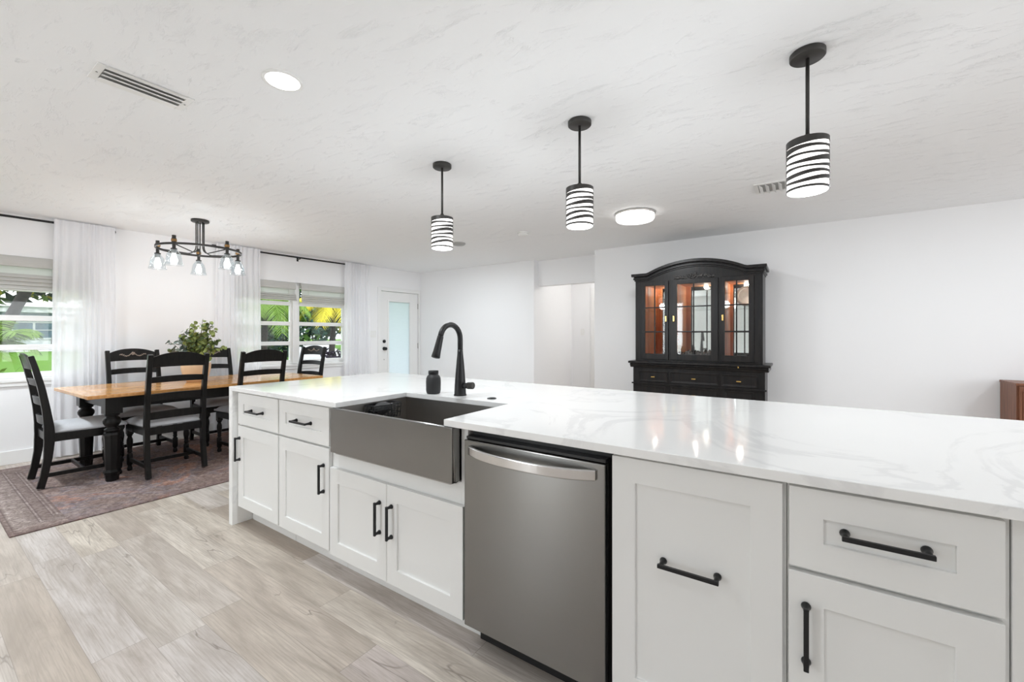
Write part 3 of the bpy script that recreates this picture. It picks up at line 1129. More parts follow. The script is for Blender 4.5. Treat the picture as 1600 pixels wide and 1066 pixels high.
v2 = thing('square_air_vent', 'white louvered air vent in the ceiling partly behind the right pendant', 'air vent', (-0.08, 3.93, CEIL), 0)
m = MB()
frame_rect(m, -0.20, 0.20, -0.13, 0.13, 0.028, -0.007, 0.0)
m.build('vent_frame', 'white_plastic', v2, bevel=0.002)
MB().box(-0.172, 0.172, -0.102, 0.102, -0.0015, -0.0005).build('vent_back', 'gray_vent', v2)
m = MB()
for i in range(8):
    x = -0.15 + 0.3 * i / 7
    m.add([(x - 0.016, -0.10, -0.003), (x + 0.010, -0.10, -0.024), (x + 0.010, 0.10, -0.024), (x - 0.016, 0.10, -0.003),
           (x - 0.016, -0.10, -0.005), (x + 0.010, -0.10, -0.026), (x + 0.010, 0.10, -0.026), (x - 0.016, 0.10, -0.005)],
          [(0, 1, 2, 3), (4, 7, 6, 5), (0, 4, 5, 1), (1, 5, 6, 2), (2, 6, 7, 3), (3, 7, 4, 0)])
m.build('louver', 'white_plastic', v2)

v3 = thing('round_ceiling_cap', 'small gray round cap on the ceiling behind the left pendant', 'ceiling cap', (-3.61, 4.10, CEIL), 0)
MB().lathe([(0.085, 0), (0.085, -0.010), (0.07, -0.022), (0.0, -0.028)], (0, 0, 0), 28).build('cap', 'gray_vent', v3)
sd = thing('smoke_detector', 'small white smoke detector on the ceiling between the left and middle pendants', 'smoke detector', (-2.61, 4.08, CEIL), 0)
MB().lathe([(0.068, 0), (0.070, -0.004), (0.070, -0.012)], (0, 0, 0), 32).build('mounting_base', 'white_plastic', sd)
MB().lathe([(0.060, -0.012), (0.060, -0.030), (0.052, -0.038), (0.0, -0.040)], (0, 0, 0), 32).build('sensor_cover', 'white_plastic', sd)


# wall plates
def outlet(x, y, z, label, group):
    t = thing('wall_outlet', label, 'outlet', (x, y, z), 0, group)
    MB().box(-0.036, 0.036, -0.006, 0.0, -0.058, 0.058).build('cover_plate', 'white_plastic', t, bevel=0.003)
    for zz in (-0.025, 0.025):
        MB().lathe([(0.017, -0.009), (0.017, -0.006)], (0, 0, zz), 16, axis='y').build('socket', 'trim', t)
    return t


outlet(0.775, 5.494, 0.44, 'white outlet low on the wall right of the hutch, just above the worktop edge', 'white wall outlets')
outlet(-3.76, 5.658, 0.37, 'white outlet low on the wall left of the hallway opening', 'white wall outlets')
t = thing('light_switch', 'white light switch on the hallway wall beside the door casing', 'light switch', (-3.20, 6.998, 1.31))
MB().box(-0.036, 0.036, -0.006, 0, -0.058, 0.058).build('cover_plate', 'white_plastic', t, bevel=0.003)
MB().box(-0.016, 0.016, -0.010, -0.006, -0.033, 0.033).build('rocker', 'trim', t, bevel=0.002)
t = thing('light_switch', 'white switch plate on the wall between the right curtain and the glazed door', 'light switch', wl(4.08, 0.001, 1.27), WROT)
MB().box(0, 0.006, -0.06, 0.06, -0.058, 0.058).build('cover_plate', 'white_plastic', t, bevel=0.003)
for y in (-0.026, 0.026):
    MB().box(0.006, 0.010, y - 0.016, y + 0.016, -0.033, 0.033).build('rocker', 'trim', t, bevel=0.002)

# ------------------------------------------------------------------ curtains, rods, shades
def rod(name, label, s0, s1, brackets, z=2.392):
    t = thing(name, label, 'curtain rod', WLOC, WROT, 'black curtain rods above the windows')
    tt = 0.085
    pts = [(0.002, s1 + 0.012, z - 0.012), (tt * 0.55, s1 + 0.012, z - 0.004), (tt * 0.88, s1 + 0.006, z), (tt, s1 - 0.02, z), (tt, s0, z)]
    MB().tube(pts, 0.0115, 12).build('bar', 'black_metal', t)
    for b in brackets:
        m = MB()
        m.box(0.0, tt, b - 0.006, b + 0.006, z - 0.022, z - 0.011)
        m.box(0.0, 0.005, b - 0.012, b + 0.012, z - 0.045, z + 0.01)
        m.build('bracket', 'black_metal', t)
    return t


rod('curtain_rod', 'black curtain rod over the left window, cut by the left picture edge', -1.35, 0.79, (-0.3,))
rod('curtain_rod', 'black curtain rod over the double window behind the dining table', 1.70, 3.935, (1.78, 2.80))


def curtain(label, s0, s1, folds, seed, flare=0.03):
    rnd = random.Random(seed)
    t = thing('sheer_curtain', label, 'curtain', WLOC, WROT, 'sheer white curtains')
    nu, nz = folds * 14, 34
    ztop, zbot = 2.425, 0.018
    ph = [rnd.uniform(-0.5, 0.5) for _ in range(folds + 1)]
    am = [rnd.uniform(0.65, 1.2) for _ in range(folds + 1)]

    def P(u, q):
        z = ztop + (zbot - ztop) * q
        x = u * folds + 0.45 * sin(u * 9.0 + seed) * sin(u * pi)
        x = min(max(x, 0.0), folds - 1e-6)
        i = min(int(x), folds - 1)
        f = x - i
        aa = am[i] * (1 - f) + am[i + 1] * f
        amp = (0.007 + 0.013 * min(1, q * 4)) * aa
        near = math.exp(-((z - 2.392) / 0.02) ** 2)
        y = s0 + (s1 - s0) * u + (u - 0.5) * flare * q * 2 + 0.006 * sin(q * 5 + ph[i] * 6) * q
        off = sin(2 * pi * x + ph[i] * 0.8 * q)
        top = 1.0 / (1.0 + math.exp(-(z - 2.33) / 0.012))
        t0 = 0.108 + 0.010 * off * aa
        t1 = 0.094 + amp * off
        return (t0 * top + t1 * (1 - top), y, z)
    vs = [P(u / nu, q / nz) for q in range(nz + 1) for u in range(nu + 1)]
    fs = [(q * (nu + 1) + u, q * (nu + 1) + u + 1, (q + 1) * (nu + 1) + u + 1, (q + 1) * (nu + 1) + u) for q in range(nz) for u in range(nu)]
    m = MB().add(vs, fs, True)
    o = m.build('voile_panel', 'sheer', t)
    # rod pocket and bottom hem: doubled cloth
    for nm, qa, qb in (('rod_pocket', 0.0, 0.045), ('bottom_hem', 0.965, 1.0)):
        vs = []
        for q in (qa, (qa + qb) / 2, qb):
            for u in range(nu + 1):
                p = P(u / nu, q)
                vs.append((p[0] + 0.003, p[1], p[2]))
        fs = [(q * (nu + 1) + u, q * (nu + 1) + u + 1, (q + 1) * (nu + 1) + u + 1, (q + 1) * (nu + 1) + u) for q in range(2) for u in range(nu)]
        MB().add(vs, fs, True).build(nm, 'sheer', t)
    return t


curtain('sheer white curtain at left, beside the left window', 0.345, 0.795, 8, 1)
curtain('sheer white curtain behind the chandelier and plant, left side of the double window', 1.74, 2.25, 9, 2)
curtain('sheer white curtain between the double window and the glazed door', 3.50, 3.95, 7, 3)


def roman(label, a, b, zb, hang=0.0):
    t = thing('roman_shade', label, 'window shade', WLOC, WROT, 'raised woven window shades')
    m = MB()
    m.box(-0.035, 0.012, a, b, 1.995, 2.028)
    m.build('headrail', 'shade', t, bevel=0.004)
    # valance: gently bowed cloth
    pts = [(0.014, 2.02), (0.020, 1.985), (0.024, 1.955), (0.020, 1.930), (0.012, 1.925), (0.008, 1.955), (0.008, 2.02)]
    MB().prism(pts, 'y', a, b).build('valance', 'shade', t)
    pts = [(-0.004, 1.95), (0.004, 1.90), (0.014, 1.845), (0.010, 1.845), (0.0, 1.90), (-0.008, 1.95)]
    MB().prism(pts, 'y', a + 0.006, b - 0.006).build('thin_cloth', 'shade_thin', t)
    n = 4
    zt = 1.855
    for i in range(n):
        z1 = zt - (zt - zb) * i / n
        z0 = zt - (zt - zb) * (i + 1) / n
        o = 0.016 + 0.007 * i
        pts = [(o, z1), (o + 0.020, z0 + 0.014), (o + 0.022, z0 + 0.004), (o + 0.014, z0), (o - 0.014, z0 + 0.003), (o - 0.022, z1 - 0.006)]
        MB().prism(pts, 'y', a + 0.004, b - 0.004 + hang).build('fold', 'shade', t)
    for s in (0.14, 0.86):
        y = a + (b - a) * s
        MB().box(0.021, 0.024, y - 0.002, y + 0.002, 1.86, 1.99).build('cord', 'shade', t)
    return t


roman('raised light gray woven shade on the left window', W1a + 0.03, W1b - 0.03, 1.70)
roman('raised light gray woven shade on the left half of the double window', W2a + 0.03, 2.770, 1.755)
roman('raised light gray woven shade on the right half of the double window', 2.850, W2b - 0.03, 1.735)

# ------------------------------------------------------------------ dining group
rg = MB().box(0, 2.07, 0, 2.90, 0.0005, 0.009).build('area_rug', 'rug', None, loc=(-6.09, 0.40, 0), bevel=0.003)
tag(rg, 'faded brown and rust oriental rug with striped border under the dining table', 'rug')
RZ = 0.009

tb = thing('dining_table', 'long dining table with honey wood top and turned black legs', 'table', (-5.255, 1.885, RZ), radians(1.6))
TW, TL = 1.05, 2.06
m = MB().box(-TW / 2, TW / 2, -TL / 2, TL / 2, 0.724, 0.753)
m.build('tabletop', 'honey', tb, bevel=0.004)
m = MB()
ax, ay = 0.385, 0.855
for sx in (-1, 1):
    m.box(sx * ax - 0.012, sx * ax + 0.012, -ay, ay, 0.615, 0.724)
for sy in (-1, 1):
    m.box(-ax, ax, sy * ay - 0.012, sy * ay + 0.012, 0.615, 0.724)
m.build('apron', 'black_wood', tb, bevel=0.002)
for sx in (-1, 1):
    for sy in (-1, 1):
        m = MB()
        c = (sx * 0.375, sy * 0.845, 0)
        m.box(c[0] - 0.056, c[0] + 0.056, c[1] - 0.056, c[1] + 0.056, 0.575, 0.7235)
        m.lathe([(0.040, 0.420), (0.050, 0.425), (0.053, 0.436), (0.048, 0.446), (0.036, 0.452), (0.034, 0.462), (0.046, 0.472), (0.058, 0.495), (0.060, 0.515),
                 (0.052, 0.535), (0.040, 0.545), (0.038, 0.553), (0.050, 0.560), (0.052, 0.568), (0.045, 0.577)], c, 28)
        m.lathe([(0.040, 0.0), (0.044, 0.004), (0.050, 0.055), (0.058, 0.066), (0.060, 0.080), (0.052, 0.092), (0.046, 0.100), (0.056, 0.36), (0.060, 0.395), (0.055, 0.412), (0.042, 0.422)], c, 8, smooth=False, rot=pi / 8)
        m.build('leg', 'black_wood', tb)


def chair_master():
    t = thing('dining_chair', '', 'chair', (0, 0, 0), 0, 'black ladder-back chairs around the dining table')
    prof = [(-0.052, 0.0), (-0.030, 0.10), (-0.008, 0.25), (0.0, 0.40), (-0.003, 0.50), (-0.018, 0.64), (-0.044, 0.82), (-0.082, 1.0), (-0.102, 1.078)]

    def py(z):
        for (y0, z0), (y1, z1) in zip(prof, prof[1:]):
            if z0 <= z <= z1:
                return y0 + (y1 - y0) * (z - z0) / (z1 - z0)
        return prof[-1][0]
    # smooth the profile
    zs = [1.078 * i / 22 for i in range(23)]
    for sx in (-1, 1):
        pts = [(sx * 0.207, py(max(z, 0.008)), max(z, 0.008)) for z in zs]
        ws = [0.036] * 23
        hs = [0.046 + 0.016 * math.exp(-((z - 0.42) / 0.16) ** 2) - 0.012 * max(0, (z - 0.7) / 0.38) for z in zs]
        MB().sweep(pts, ws, hs, (1, 0, 0)).build('back_post', 'black_wood', t, bevel=0.004)

    def slat(z0, z1, arch=0.0, name='slat', low=0.006):
        m = MB()
        n = 20
        vs = []
        for i in range(n + 1):
            u = -1 + 2 * i / n
            x = u * 0.190
            bow = -0.022 * (1 - u * u)
            if arch:
                zt = z1 - arch + arch * (1 - abs(u) ** 2.3)
            else:
                zt = z1 + 0.010 * (1 - u * u)
            zb = z0 + low * (1 - u * u)
            for z, th in ((zb, -0.009), (zt, -0.009), (zt, 0.009), (zb, 0.009)):
                vs.append((x, py(z) + bow + th, z))
        fs = [(0, 1, 2, 3), tuple(4 * n + q for q in (3, 2, 1, 0))]
        for i in range(n):
            for q in range(4):
                q2 = (q + 1) % 4
                fs.append((4 * i + q, 4 * i + q2, 4 * i + 4 + q2, 4 * i + 4 + q))
        m.add(vs, fs)
        return m.build(name, 'black_wood', t, bevel=0.003)
    cr = slat(0.965, 1.098, 0.044, 'crest_rail')
    slat(0.828, 0.880)
    slat(0.668, 0.730)
    slat(0.505, 0.570)
    # carved spray on the inner face of the crest
    m = MB()
    rnd = random.Random(5)
    yb = py(1.02) - 0.022 + 0.011
    for i in range(17):
        u = -1 + 2 * i / 16
        x = u * 0.105
        z = 1.035 + 0.012 * cos(u * 6.5) - 0.010 * abs(u)
        R = Matrix.Rotation(u * 1.1 + rnd.uniform(-0.5, 0.5), 3, 'Y')
        m.ell((x, yb + 0.0012 + 0.022 * (x / 0.19) ** 2, z), 0.0105, 0.004, 0.0052, 8, 5, R)
    for i in range(5):
        a = 2 * pi * i / 5
        m.ell((0.011 * cos(a), yb + 0.002, 1.045 + 0.011 * sin(a)), 0.008, 0.005, 0.008, 8, 5)
    m.build('carving', 'silver_carving', cr)
    # seat frame
    m = MB()
    m.box(-0.19, 0.19, -0.012, 0.012, 0.372, 0.438)
    m.box(-0.215, 0.215, 0.425, 0.449, 0.372, 0.438)
    for sx in (-1, 1):
        m.add([(sx * 0.196, 0.0, 0.372), (sx * 0.220, 0.0, 0.372), (sx * 0.240, 0.445, 0.372), (sx * 0.216, 0.445, 0.372),
               (sx * 0.196, 0.0, 0.438), (sx * 0.220, 0.0, 0.438), (sx * 0.240, 0.445, 0.438), (sx * 0.216, 0.445, 0.438)],
              [(0, 3, 2, 1), (4, 5, 6, 7), (0, 1, 5, 4), (1, 2, 6, 5), (2, 3, 7, 6), (3, 0, 4, 7)])
    m.build('seat_frame', 'black_wood', t, bevel=0.003)
    # padded seat
    m = MB()
    nx, ny = 14, 14

    def S(i, j, top):
        u = -1 + 2 * i / nx
        v = j / ny
        y = 0.012 + 0.458 * v
        w = 0.205 + 0.045 * v
        e = (1 - abs(u) ** 5) * (1 - abs(2 * v - 1) ** 6)
        x = u * w
        return (x, y, 0.440 + (0.018 + 0.042 * max(e, 0) ** 0.6 if top else 0))
    vs = [S(i, j, True) for j in range(ny + 1) for i in range(nx + 1)]
    nb = len(vs)
    vs += [S(i, j, False) for j in range(ny + 1) for i in range(nx + 1)]
    W_ = nx + 1
    fs = []
    for j in range(ny):
        for i in range(nx):
            a = j * W_ + i
            fs.append((a, a + 1, a + W_ + 1, a + W_))
            fs.append((nb + a, nb + a + W_, nb + a + W_ + 1, nb + a + 1))
    for i in range(nx):
        fs.append((i, nb + i, nb + i + 1, i + 1))
        a = ny * W_ + i
        fs.append((a, a + 1, nb + a + 1, nb + a))
    for j in range(ny):
        a = j * W_
        fs.append((a, a + W_, nb + a + W_, nb + a))
        a = j * W_ + nx
        fs.append((a, nb + a, nb + a + W_, a + W_))
    m.add(vs, fs, True)
    m.build('seat_cushion', 'fabric', t)
    # front legs, turned
    for sx in (-1, 1):
        c = (sx * 0.216, 0.423, 0)
        m = MB()
        m.box(c[0] - 0.023, c[0] + 0.023, c[1] - 0.023, c[1] + 0.023, 0.335, 0.4395)
        m.lathe([(0.014, 0.0), (0.019, 0.006), (0.021, 0.022), (0.015, 0.040), (0.014, 0.048), (0.022, 0.058), (0.023, 0.070), (0.023, 0.135), (0.022, 0.150), (0.015, 0.158), (0.015, 0.166),
                 (0.021, 0.174), (0.0165, 0.184), (0.019, 0.215), (0.0235, 0.255), (0.0225, 0.285), (0.016, 0.306), (0.015, 0.314), (0.022, 0.324), (0.022, 0.336)], c, 20)
        m.build('front_leg', 'black_wood', t)
    for sx in (-1, 1):
        MB().sweep([(sx * 0.207, py(0.105), 0.105), (sx * 0.216, 0.423, 0.105)], 0.018, 0.032, (1, 0, 0)).build('side_stretcher', 'black_wood', t, bevel=0.002)
    MB().sweep([(-0.212, 0.20, 0.105), (0.212, 0.20, 0.105)], 0.018, 0.030, (0, 1, 0)).build('cross_stretcher', 'black_wood', t, bevel=0.002)
    return t


CH = [
    ((-5.245, 0.712), 0.0, 'black ladder-back chair at the near left head of the table, seen from the side'),
    ((-4.655, 1.435), radians(90), 'black ladder-back chair with its back to us beside the large turned table leg'),
    ((-4.668, 2.165), radians(90), 'black ladder-back chair with its back to us just behind the island corner'),
    ((-5.905, 1.468), radians(-90), 'black ladder-back chair facing us in front of the bare wall, silvery carving on its crest'),
    ((-5.885, 2.185), radians(-90), 'black ladder-back chair facing us behind the leafy plant'),
    ((-5.66, 3.26), radians(191), 'black ladder-back chair at the far head of the table before the right window'),
]
ch0 = chair_master()
for i, (p, a, lab) in enumerate(CH):
    o = ch0 if i == 0 else copy_tree(ch0)
    o.location = (p[0], p[1], RZ)
    o.rotation_euler = (0, 0, a)
    o['label'] = lab

# planter and plant on the table
PT = (-5.27, 1.80, RZ + 0.753)
pot = thing('table_planter', 'tan rounded ceramic pot holding the leafy plant on the dining table', 'planter', PT)
MB().lathe([(0.075, 0), (0.082, 0.004), (0.112, 0.06), (0.128, 0.13), (0.132, 0.18), (0.126, 0.21), (0.118, 0.212), (0.118, 0.195), (0.0, 0.190)], (0, 0, 0), 36).build('pot_body', 'tan_pot', pot)
MB().lathe([(0.128, 0.200), (0.133, 0.206), (0.128, 0.214), (0.118, 0.212)], (0, 0, 0), 36, cap=False).build('pot_rim', 'trim', pot)
pl = thing('leafy_plant', 'bushy gray-green and olive foliage arrangement in the tan pot', 'plant', (PT[0], PT[1], PT[2] + 0.193))
rnd = random.Random(11)
stems = MB()
lv = {'leaf_gray': MB(), 'leaf_green': MB(), 'leaf_deep': MB()}
# lateral direction of the arrangement (roughly along the picture plane)
ux, uy = 0.83, 0.56


def round_leaf(mb, c, nrm, r, el=1.25):
    nrm = Vector(nrm).normalized()
    a = nrm.orthogonal().normalized()
    a = Matrix.Rotation(rnd.uniform(0, 2 * pi), 3, nrm) @ a
    b = nrm.cross(a)
    c = Vector(c)
    vs = [c + nrm * r * 0.12]
    for i in range(8):
        t = 2 * pi * i / 8
        vs.append(c + a * r * el * cos(t) + b * r * sin(t) * (1 - 0.25 * cos(t)))
    mb.add(vs, [(0, 1 + i, 1 + (i + 1) % 8) for i in range(8)])


for i in range(44):
    a = rnd.uniform(0, 2 * pi)
    lean = rnd.uniform(0.1, 1.0)
    lat = cos(a) * lean * 0.34
    dep = sin(a) * lean * 0.20
    H = 0.36 - 0.22 * lean ** 1.6 + rnd.uniform(-0.03, 0.06)
    if lat > 0.02 and lat < 0.2:
        H += 0.09
    if lat < -0.1:
        H -= 0.04
    p0 = Vector((ux * lat * 0.25, uy * lat * 0.25, 0.0)) + Vector((-uy, ux, 0)) * dep * 0.25
    p2 = Vector((ux * lat, uy * lat, H)) + Vector((-uy, ux, 0)) * dep
    p1 = (p0 + p2) / 2 + Vector((0, 0, 0.07))
    pts = []
    for q in range(9):
        t = q / 8
        pts.append(p0 * (1 - t) ** 2 + p1 * 2 * t * (1 - t) + p2 * t * t)
    stems.tube(pts, 0.0022, 5)
    if lat < -0.07:
        key = 'leaf_gray' if rnd.random() < 0.6 else 'leaf_deep'
    else:
        key = 'leaf_green' if rnd.random() < 0.62 else 'leaf_deep'
    nl = 15
    for q in range(nl):
        t = 0.22 + 0.78 * q / (nl - 1)
        c = p0 * (1 - t) ** 2 + p1 * 2 * t * (1 - t) + p2 * t * t
        d = Vector((rnd.gauss(0, 1), rnd.gauss(0, 1), rnd.gauss(0, 0.7))).normalized()
        r = rnd.uniform(0.013, 0.023) * (1.15 - 0.35 * t)
        nn = Vector((rnd.gauss(0, 0.7), rnd.gauss(0, 0.7) - 0.3, rnd.gauss(0.5, 0.6)))
        round_leaf(lv[key], c + d * 0.024, nn, r)
stems.build('stems', 'stem', pl)
for kx, nm in (('leaf_gray', 'gray_leaves'), ('leaf_green', 'olive_leaves'), ('leaf_deep', 'deep_green_leaves')):
    lv[kx].build(nm, kx, pl)

# chandelier
cl = thing('chandelier', 'dark ring chandelier with five clear glass bell shades over the dining table', 'chandelier', (-5.085, 1.772, CEIL))
MB().lathe([(0.075, 0), (0.078, -0.004), (0.078, -0.020), (0.070, -0.026), (0.0, -0.027)], (0, 0, 0), 32).build('ceiling_canopy', 'dark_bronze', cl)
RR, ZR = 0.355, -0.315
base_a = radians(-60) + radians(36)   # towards the viewer, two lights nearest
base_a = atan2(-1.772, 5.085) + radians(38)
angs = [base_a + i * 2 * pi / 5 for i in range(5)]
ring = [(RR * cos(2 * pi * i / 60), RR * sin(2 * pi * i / 60), ZR) for i in range(60)]
MB().sweep(ring + [ring[0], ring[1]], 0.020, 0.012, (0, 0, 1)).build('ring', 'dark_bronze', cl)
for a in angs:
    ca_, sa_ = cos(a), sin(a)
    pts = [(0.035 * ca_, 0.035 * sa_, -0.025), (0.035 * ca_, 0.035 * sa_, -0.28)]
    for q in range(1, 7):
        t = q / 6 * pi / 2
        pts.append(((0.035 + 0.07 * (1 - cos(t))) * ca_, (0.035 + 0.07 * (1 - cos(t))) * sa_, -0.28 - 0.07 * sin(t)))
    pts.append(((RR - 0.01) * ca_, (RR - 0.01) * sa_, ZR - 0.005))
    MB().tube(pts, 0.0055, 8).build('arm_rod', 'dark_bronze', cl)
    c = (RR * ca_, RR * sa_, ZR)
    m = MB()
    m.lathe([(0.0, 0.075), (0.016, 0.075), (0.016, 0.050), (0.020, 0.045), (0.020, 0.012), (0.014, 0.008), (0.014, -0.045), (0.026, -0.050), (0.026, -0.058), (0.0, -0.058)], c, 18)
    so = m.build('lamp_socket', 'dark_bronze', cl)
    MB().lathe([(0.0195, 0.014), (0.0225, 0.018), (0.0225, 0.036), (0.0195, 0.040)], c, 18).build('collar', 'bronze_gold', so)
    MB().lathe([(0.018, -0.058), (0.021, -0.062), (0.021, -0.092), (0.016, -0.096), (0.0, -0.096)], c, 18).build('bulb_holder', 'gray_vent', so)
    MB().lathe([(0.026, -0.060), (0.030, -0.072), (0.052, -0.100), (0.060, -0.135), (0.064, -0.175), (0.076, -0.208), (0.0748, -0.2085), (0.0625, -0.176),
                (0.0585, -0.135), (0.0505, -0.101), (0.0285, -0.073), (0.0245, -0.061)], c, 28, cap=False).build('glass_shade', 'shade_glass', cl)
    MB().lathe([(0.0, -0.195), (0.018, -0.190), (0.029, -0.170), (0.028, -0.150), (0.018, -0.122), (0.013, -0.097)], c, 18).build('bulb', 'bulb', cl)
    lamp('chandelier_lamp', 'POINT', (c[0], c[1], c[2] - 0.24), 2.3, (0.95, 0.975, 1), size=0.03, parent=cl)

# ------------------------------------------------------------------ black china hutch
HX, HY = -0.95, 5.05
hu = thing('china_hutch', 'black arched china hutch with three glazed doors against the wall', 'hutch', (HX, 0, 0))
FY, BY = 5.05, 5.482       # upper front / back
W2_ = 0.664                # upper half width
m = MB()
bW = 0.685
m.box(-bW, bW, 5.03, BY, 0.07, 0.868)
m.box(-bW + 0.02, bW - 0.02, 5.05, BY - 0.02, 0.0, 0.07)
m.build('base_cabinet', 'hutch_wood', hu, bevel=0.003)
m = MB()
m.box(-0.735, 0.735, 4.985, BY, 0.918, 0.945)
m.prism([(5.0, 0.918), (4.992, 0.905), (5.008, 0.890), (5.020, 0.868), (BY, 0.868), (BY, 0.918)], 'x', -0.718, 0.718)
m.build('counter_ledge', 'hutch_wood', hu, bevel=0.006, seg=3)
MB().box(-0.70, 0.70, 5.012, 5.04, 0.672, 0.688).build('waist_moulding', 'hutch_wood', hu, bevel=0.004)
MB().box(-0.71, 0.71, 5.008, 5.04, 0.0, 0.085).build('plinth', 'hutch_wood', hu, bevel=0.005)


def raised(x0, x1, z0, z1, y, parent, name):
    m = MB()
    b = 0.022
    o = 0.016
    v = [(x0, y, z0), (x1, y, z0), (x1, y, z1), (x0, y, z1),
         (x0, y - 0.012, z0), (x1, y - 0.012, z0), (x1, y - 0.012, z1), (x0, y - 0.012, z1),
         (x0 + b, y - 0.003, z0 + b), (x1 - b, y - 0.003, z0 + b), (x1 - b, y - 0.003, z1 - b), (x0 + b, y - 0.003, z1 - b)]
    f = [(0, 1, 2, 3), (0, 4, 5, 1), (1, 5, 6, 2), (2, 6, 7, 3), (3, 7, 4, 0),
         (4, 8, 9, 5), (5, 9, 10, 6), (6, 10, 11, 7), (7, 11, 8, 4), (8, 11, 10, 9)]
    m.add(v, f)
    return m.build(name, 'hutch_wood', parent, bevel=0.002)


def hpull(parent, x, z, y, hor=True):
    m = MB()
    if hor:
        m.box(x - 0.022, x + 0.022, y - 0.022, y - 0.012, z - 0.006, z + 0.006)
        m.box(x - 0.018, x - 0.012, y - 0.014, y, z - 0.004, z + 0.004)
        m.box(x + 0.012, x + 0.018, y - 0.014, y, z - 0.004, z + 0.004)
    else:
        m.box(x - 0.009, x + 0.009, y - 0.016, y - 0.004, z - 0.032, z + 0.032)
        m.box(x - 0.004, x + 0.004, y - 0.006, y, z - 0.02, z + 0.02)
    return m.build('handle', 'brass', parent, bevel=0.002)


for x0, x1 in ((-0.615, -0.278), (-0.252, 0.212 + 0.04), (0.278, 0.615)):
    dr_ = raised(x0, x1, 0.705, 0.830, 5.030, hu, 'drawer')
    hpull(dr_, (x0 + x1) / 2, 0.762, 5.027)
    if x0 < -0.3 or x0 > 0:
        dd_ = raised(x0 + 0.03, x1 - 0.03, 0.12, 0.655, 5.030, hu, 'lower_door')
        hpull(dd_, x1 - 0.05 if x0 < 0 else x0 + 0.05, 0.42, 5.027, False)
    else:
        for zz in (0.665, 0.480, 0.295):
            dd_ = raised(x0, x1, zz - 0.175, zz - 0.005, 5.030, hu, 'drawer')
            hpull(dd_, 0, zz - 0.09, 5.027)

# upper case
m = MB()
zb, ztop = 0.945, 1.905
m.box(-W2_, -W2_ + 0.022, FY, BY, zb, ztop)
m.box(W2_ - 0.022, W2_, FY, BY, zb, ztop)
m.box(-W2_ + 0.022, W2_ - 0.022, BY - 0.010, BY, zb, ztop - 0.010)
# face frame
for x0, x1 in ((-W2_ + 0.001, -0.552), (-0.311, -0.190), (0.182, 0.303), (0.544, W2_ - 0.001)):
    m.box(x0, x1, FY + 0.001, FY + 0.022, 0.966, 1.870)
m.box(-W2_ + 0.001, W2_ - 0.001, FY + 0.001, FY + 0.022, zb, 0.966)
m.box(-W2_ + 0.022, W2_ - 0.022, FY + 0.022, BY, ztop - 0.010, ztop)
m.build('upper_case', 'hutch_wood', hu, bevel=0.002)


def zc(x):
    """lower edge of the crown: flat shoulders and a raised arch"""
    a = abs(x)
    if a > 0.515:
        return 1.902
    rr = (0.515 ** 2 + 0.122 ** 2) / (2 * 0.122)
    return 1.902 + sqrt(rr * rr - a * a) - (rr - 0.122)


NS = 56
xs_ = [-W2_ + 2 * W2_ * i / NS for i in range(NS + 1)]
m = MB()
poly = [(x, zc(x) + 0.01) for x in xs_]
m.prism([(-W2_, 1.870)] + poly + [(W2_, 1.870)], 'y', FY + 0.001, FY + 0.020)
fz = m.build('frieze', 'hutch_wood', hu)
# crown in four stepped layers
m = MB()
for z0, z1, pr in ((0.0, 0.016, 0.012), (0.016, 0.040, 0.026), (0.040, 0.052, 0.020), (0.052, 0.085, 0.050)):
    wx = W2_ + pr * 0.75
    xl = [-wx + 2 * wx * i / NS for i in range(NS + 1)]
    up = [(x, zc(x) + z1) for x in xl]
    dn = [(x, zc(x) + z0) for x in reversed(xl)]
    vs, fs = [], []
    n = NS + 1
    for x in xl:
        z = zc(x)
        vs += [(x, FY - pr, z + z0), (x, FY - pr, z + z1), (x, BY, z + z1), (x, BY, z + z0)]
    for i in range(NS):
        for q in range(4):
            q2 = (q + 1) % 4
            fs.append((4 * i + q, 4 * i + q2, 4 * i + 4 + q2, 4 * i + 4 + q))
    fs += [(0, 1, 2, 3), tuple(4 * NS + q for q in (3, 2, 1, 0))]
    m.add(vs, fs)
m.build('crown', 'hutch_wood', hu, bevel=0.003)
# carved leaf spray
m = MB()
rnd = random.Random(9)
for i in range(46):
    u = -1 + 2 * i / 45
    x = u * 0.205 + rnd.uniform(-0.006, 0.006)
    hgt = 0.030 * (1 - abs(u) ** 1.3)
    z = 1.922 + rnd.uniform(-1, 1) * hgt - 0.012 * abs(u)
    R = Matrix.Rotation(rnd.uniform(-1.4, 1.4), 3, 'Y')
    m.ell((x, FY - 0.004, z), 0.020, 0.009, 0.008, 8, 5, R)
for i in range(7):
    a = 2 * pi * i / 7
    m.ell((0.014 * cos(a), FY - 0.008, 1.925 + 0.014 * sin(a)), 0.011, 0.009, 0.011, 8, 5)
m.build('leaf_carving', 'dark_carving', fz)

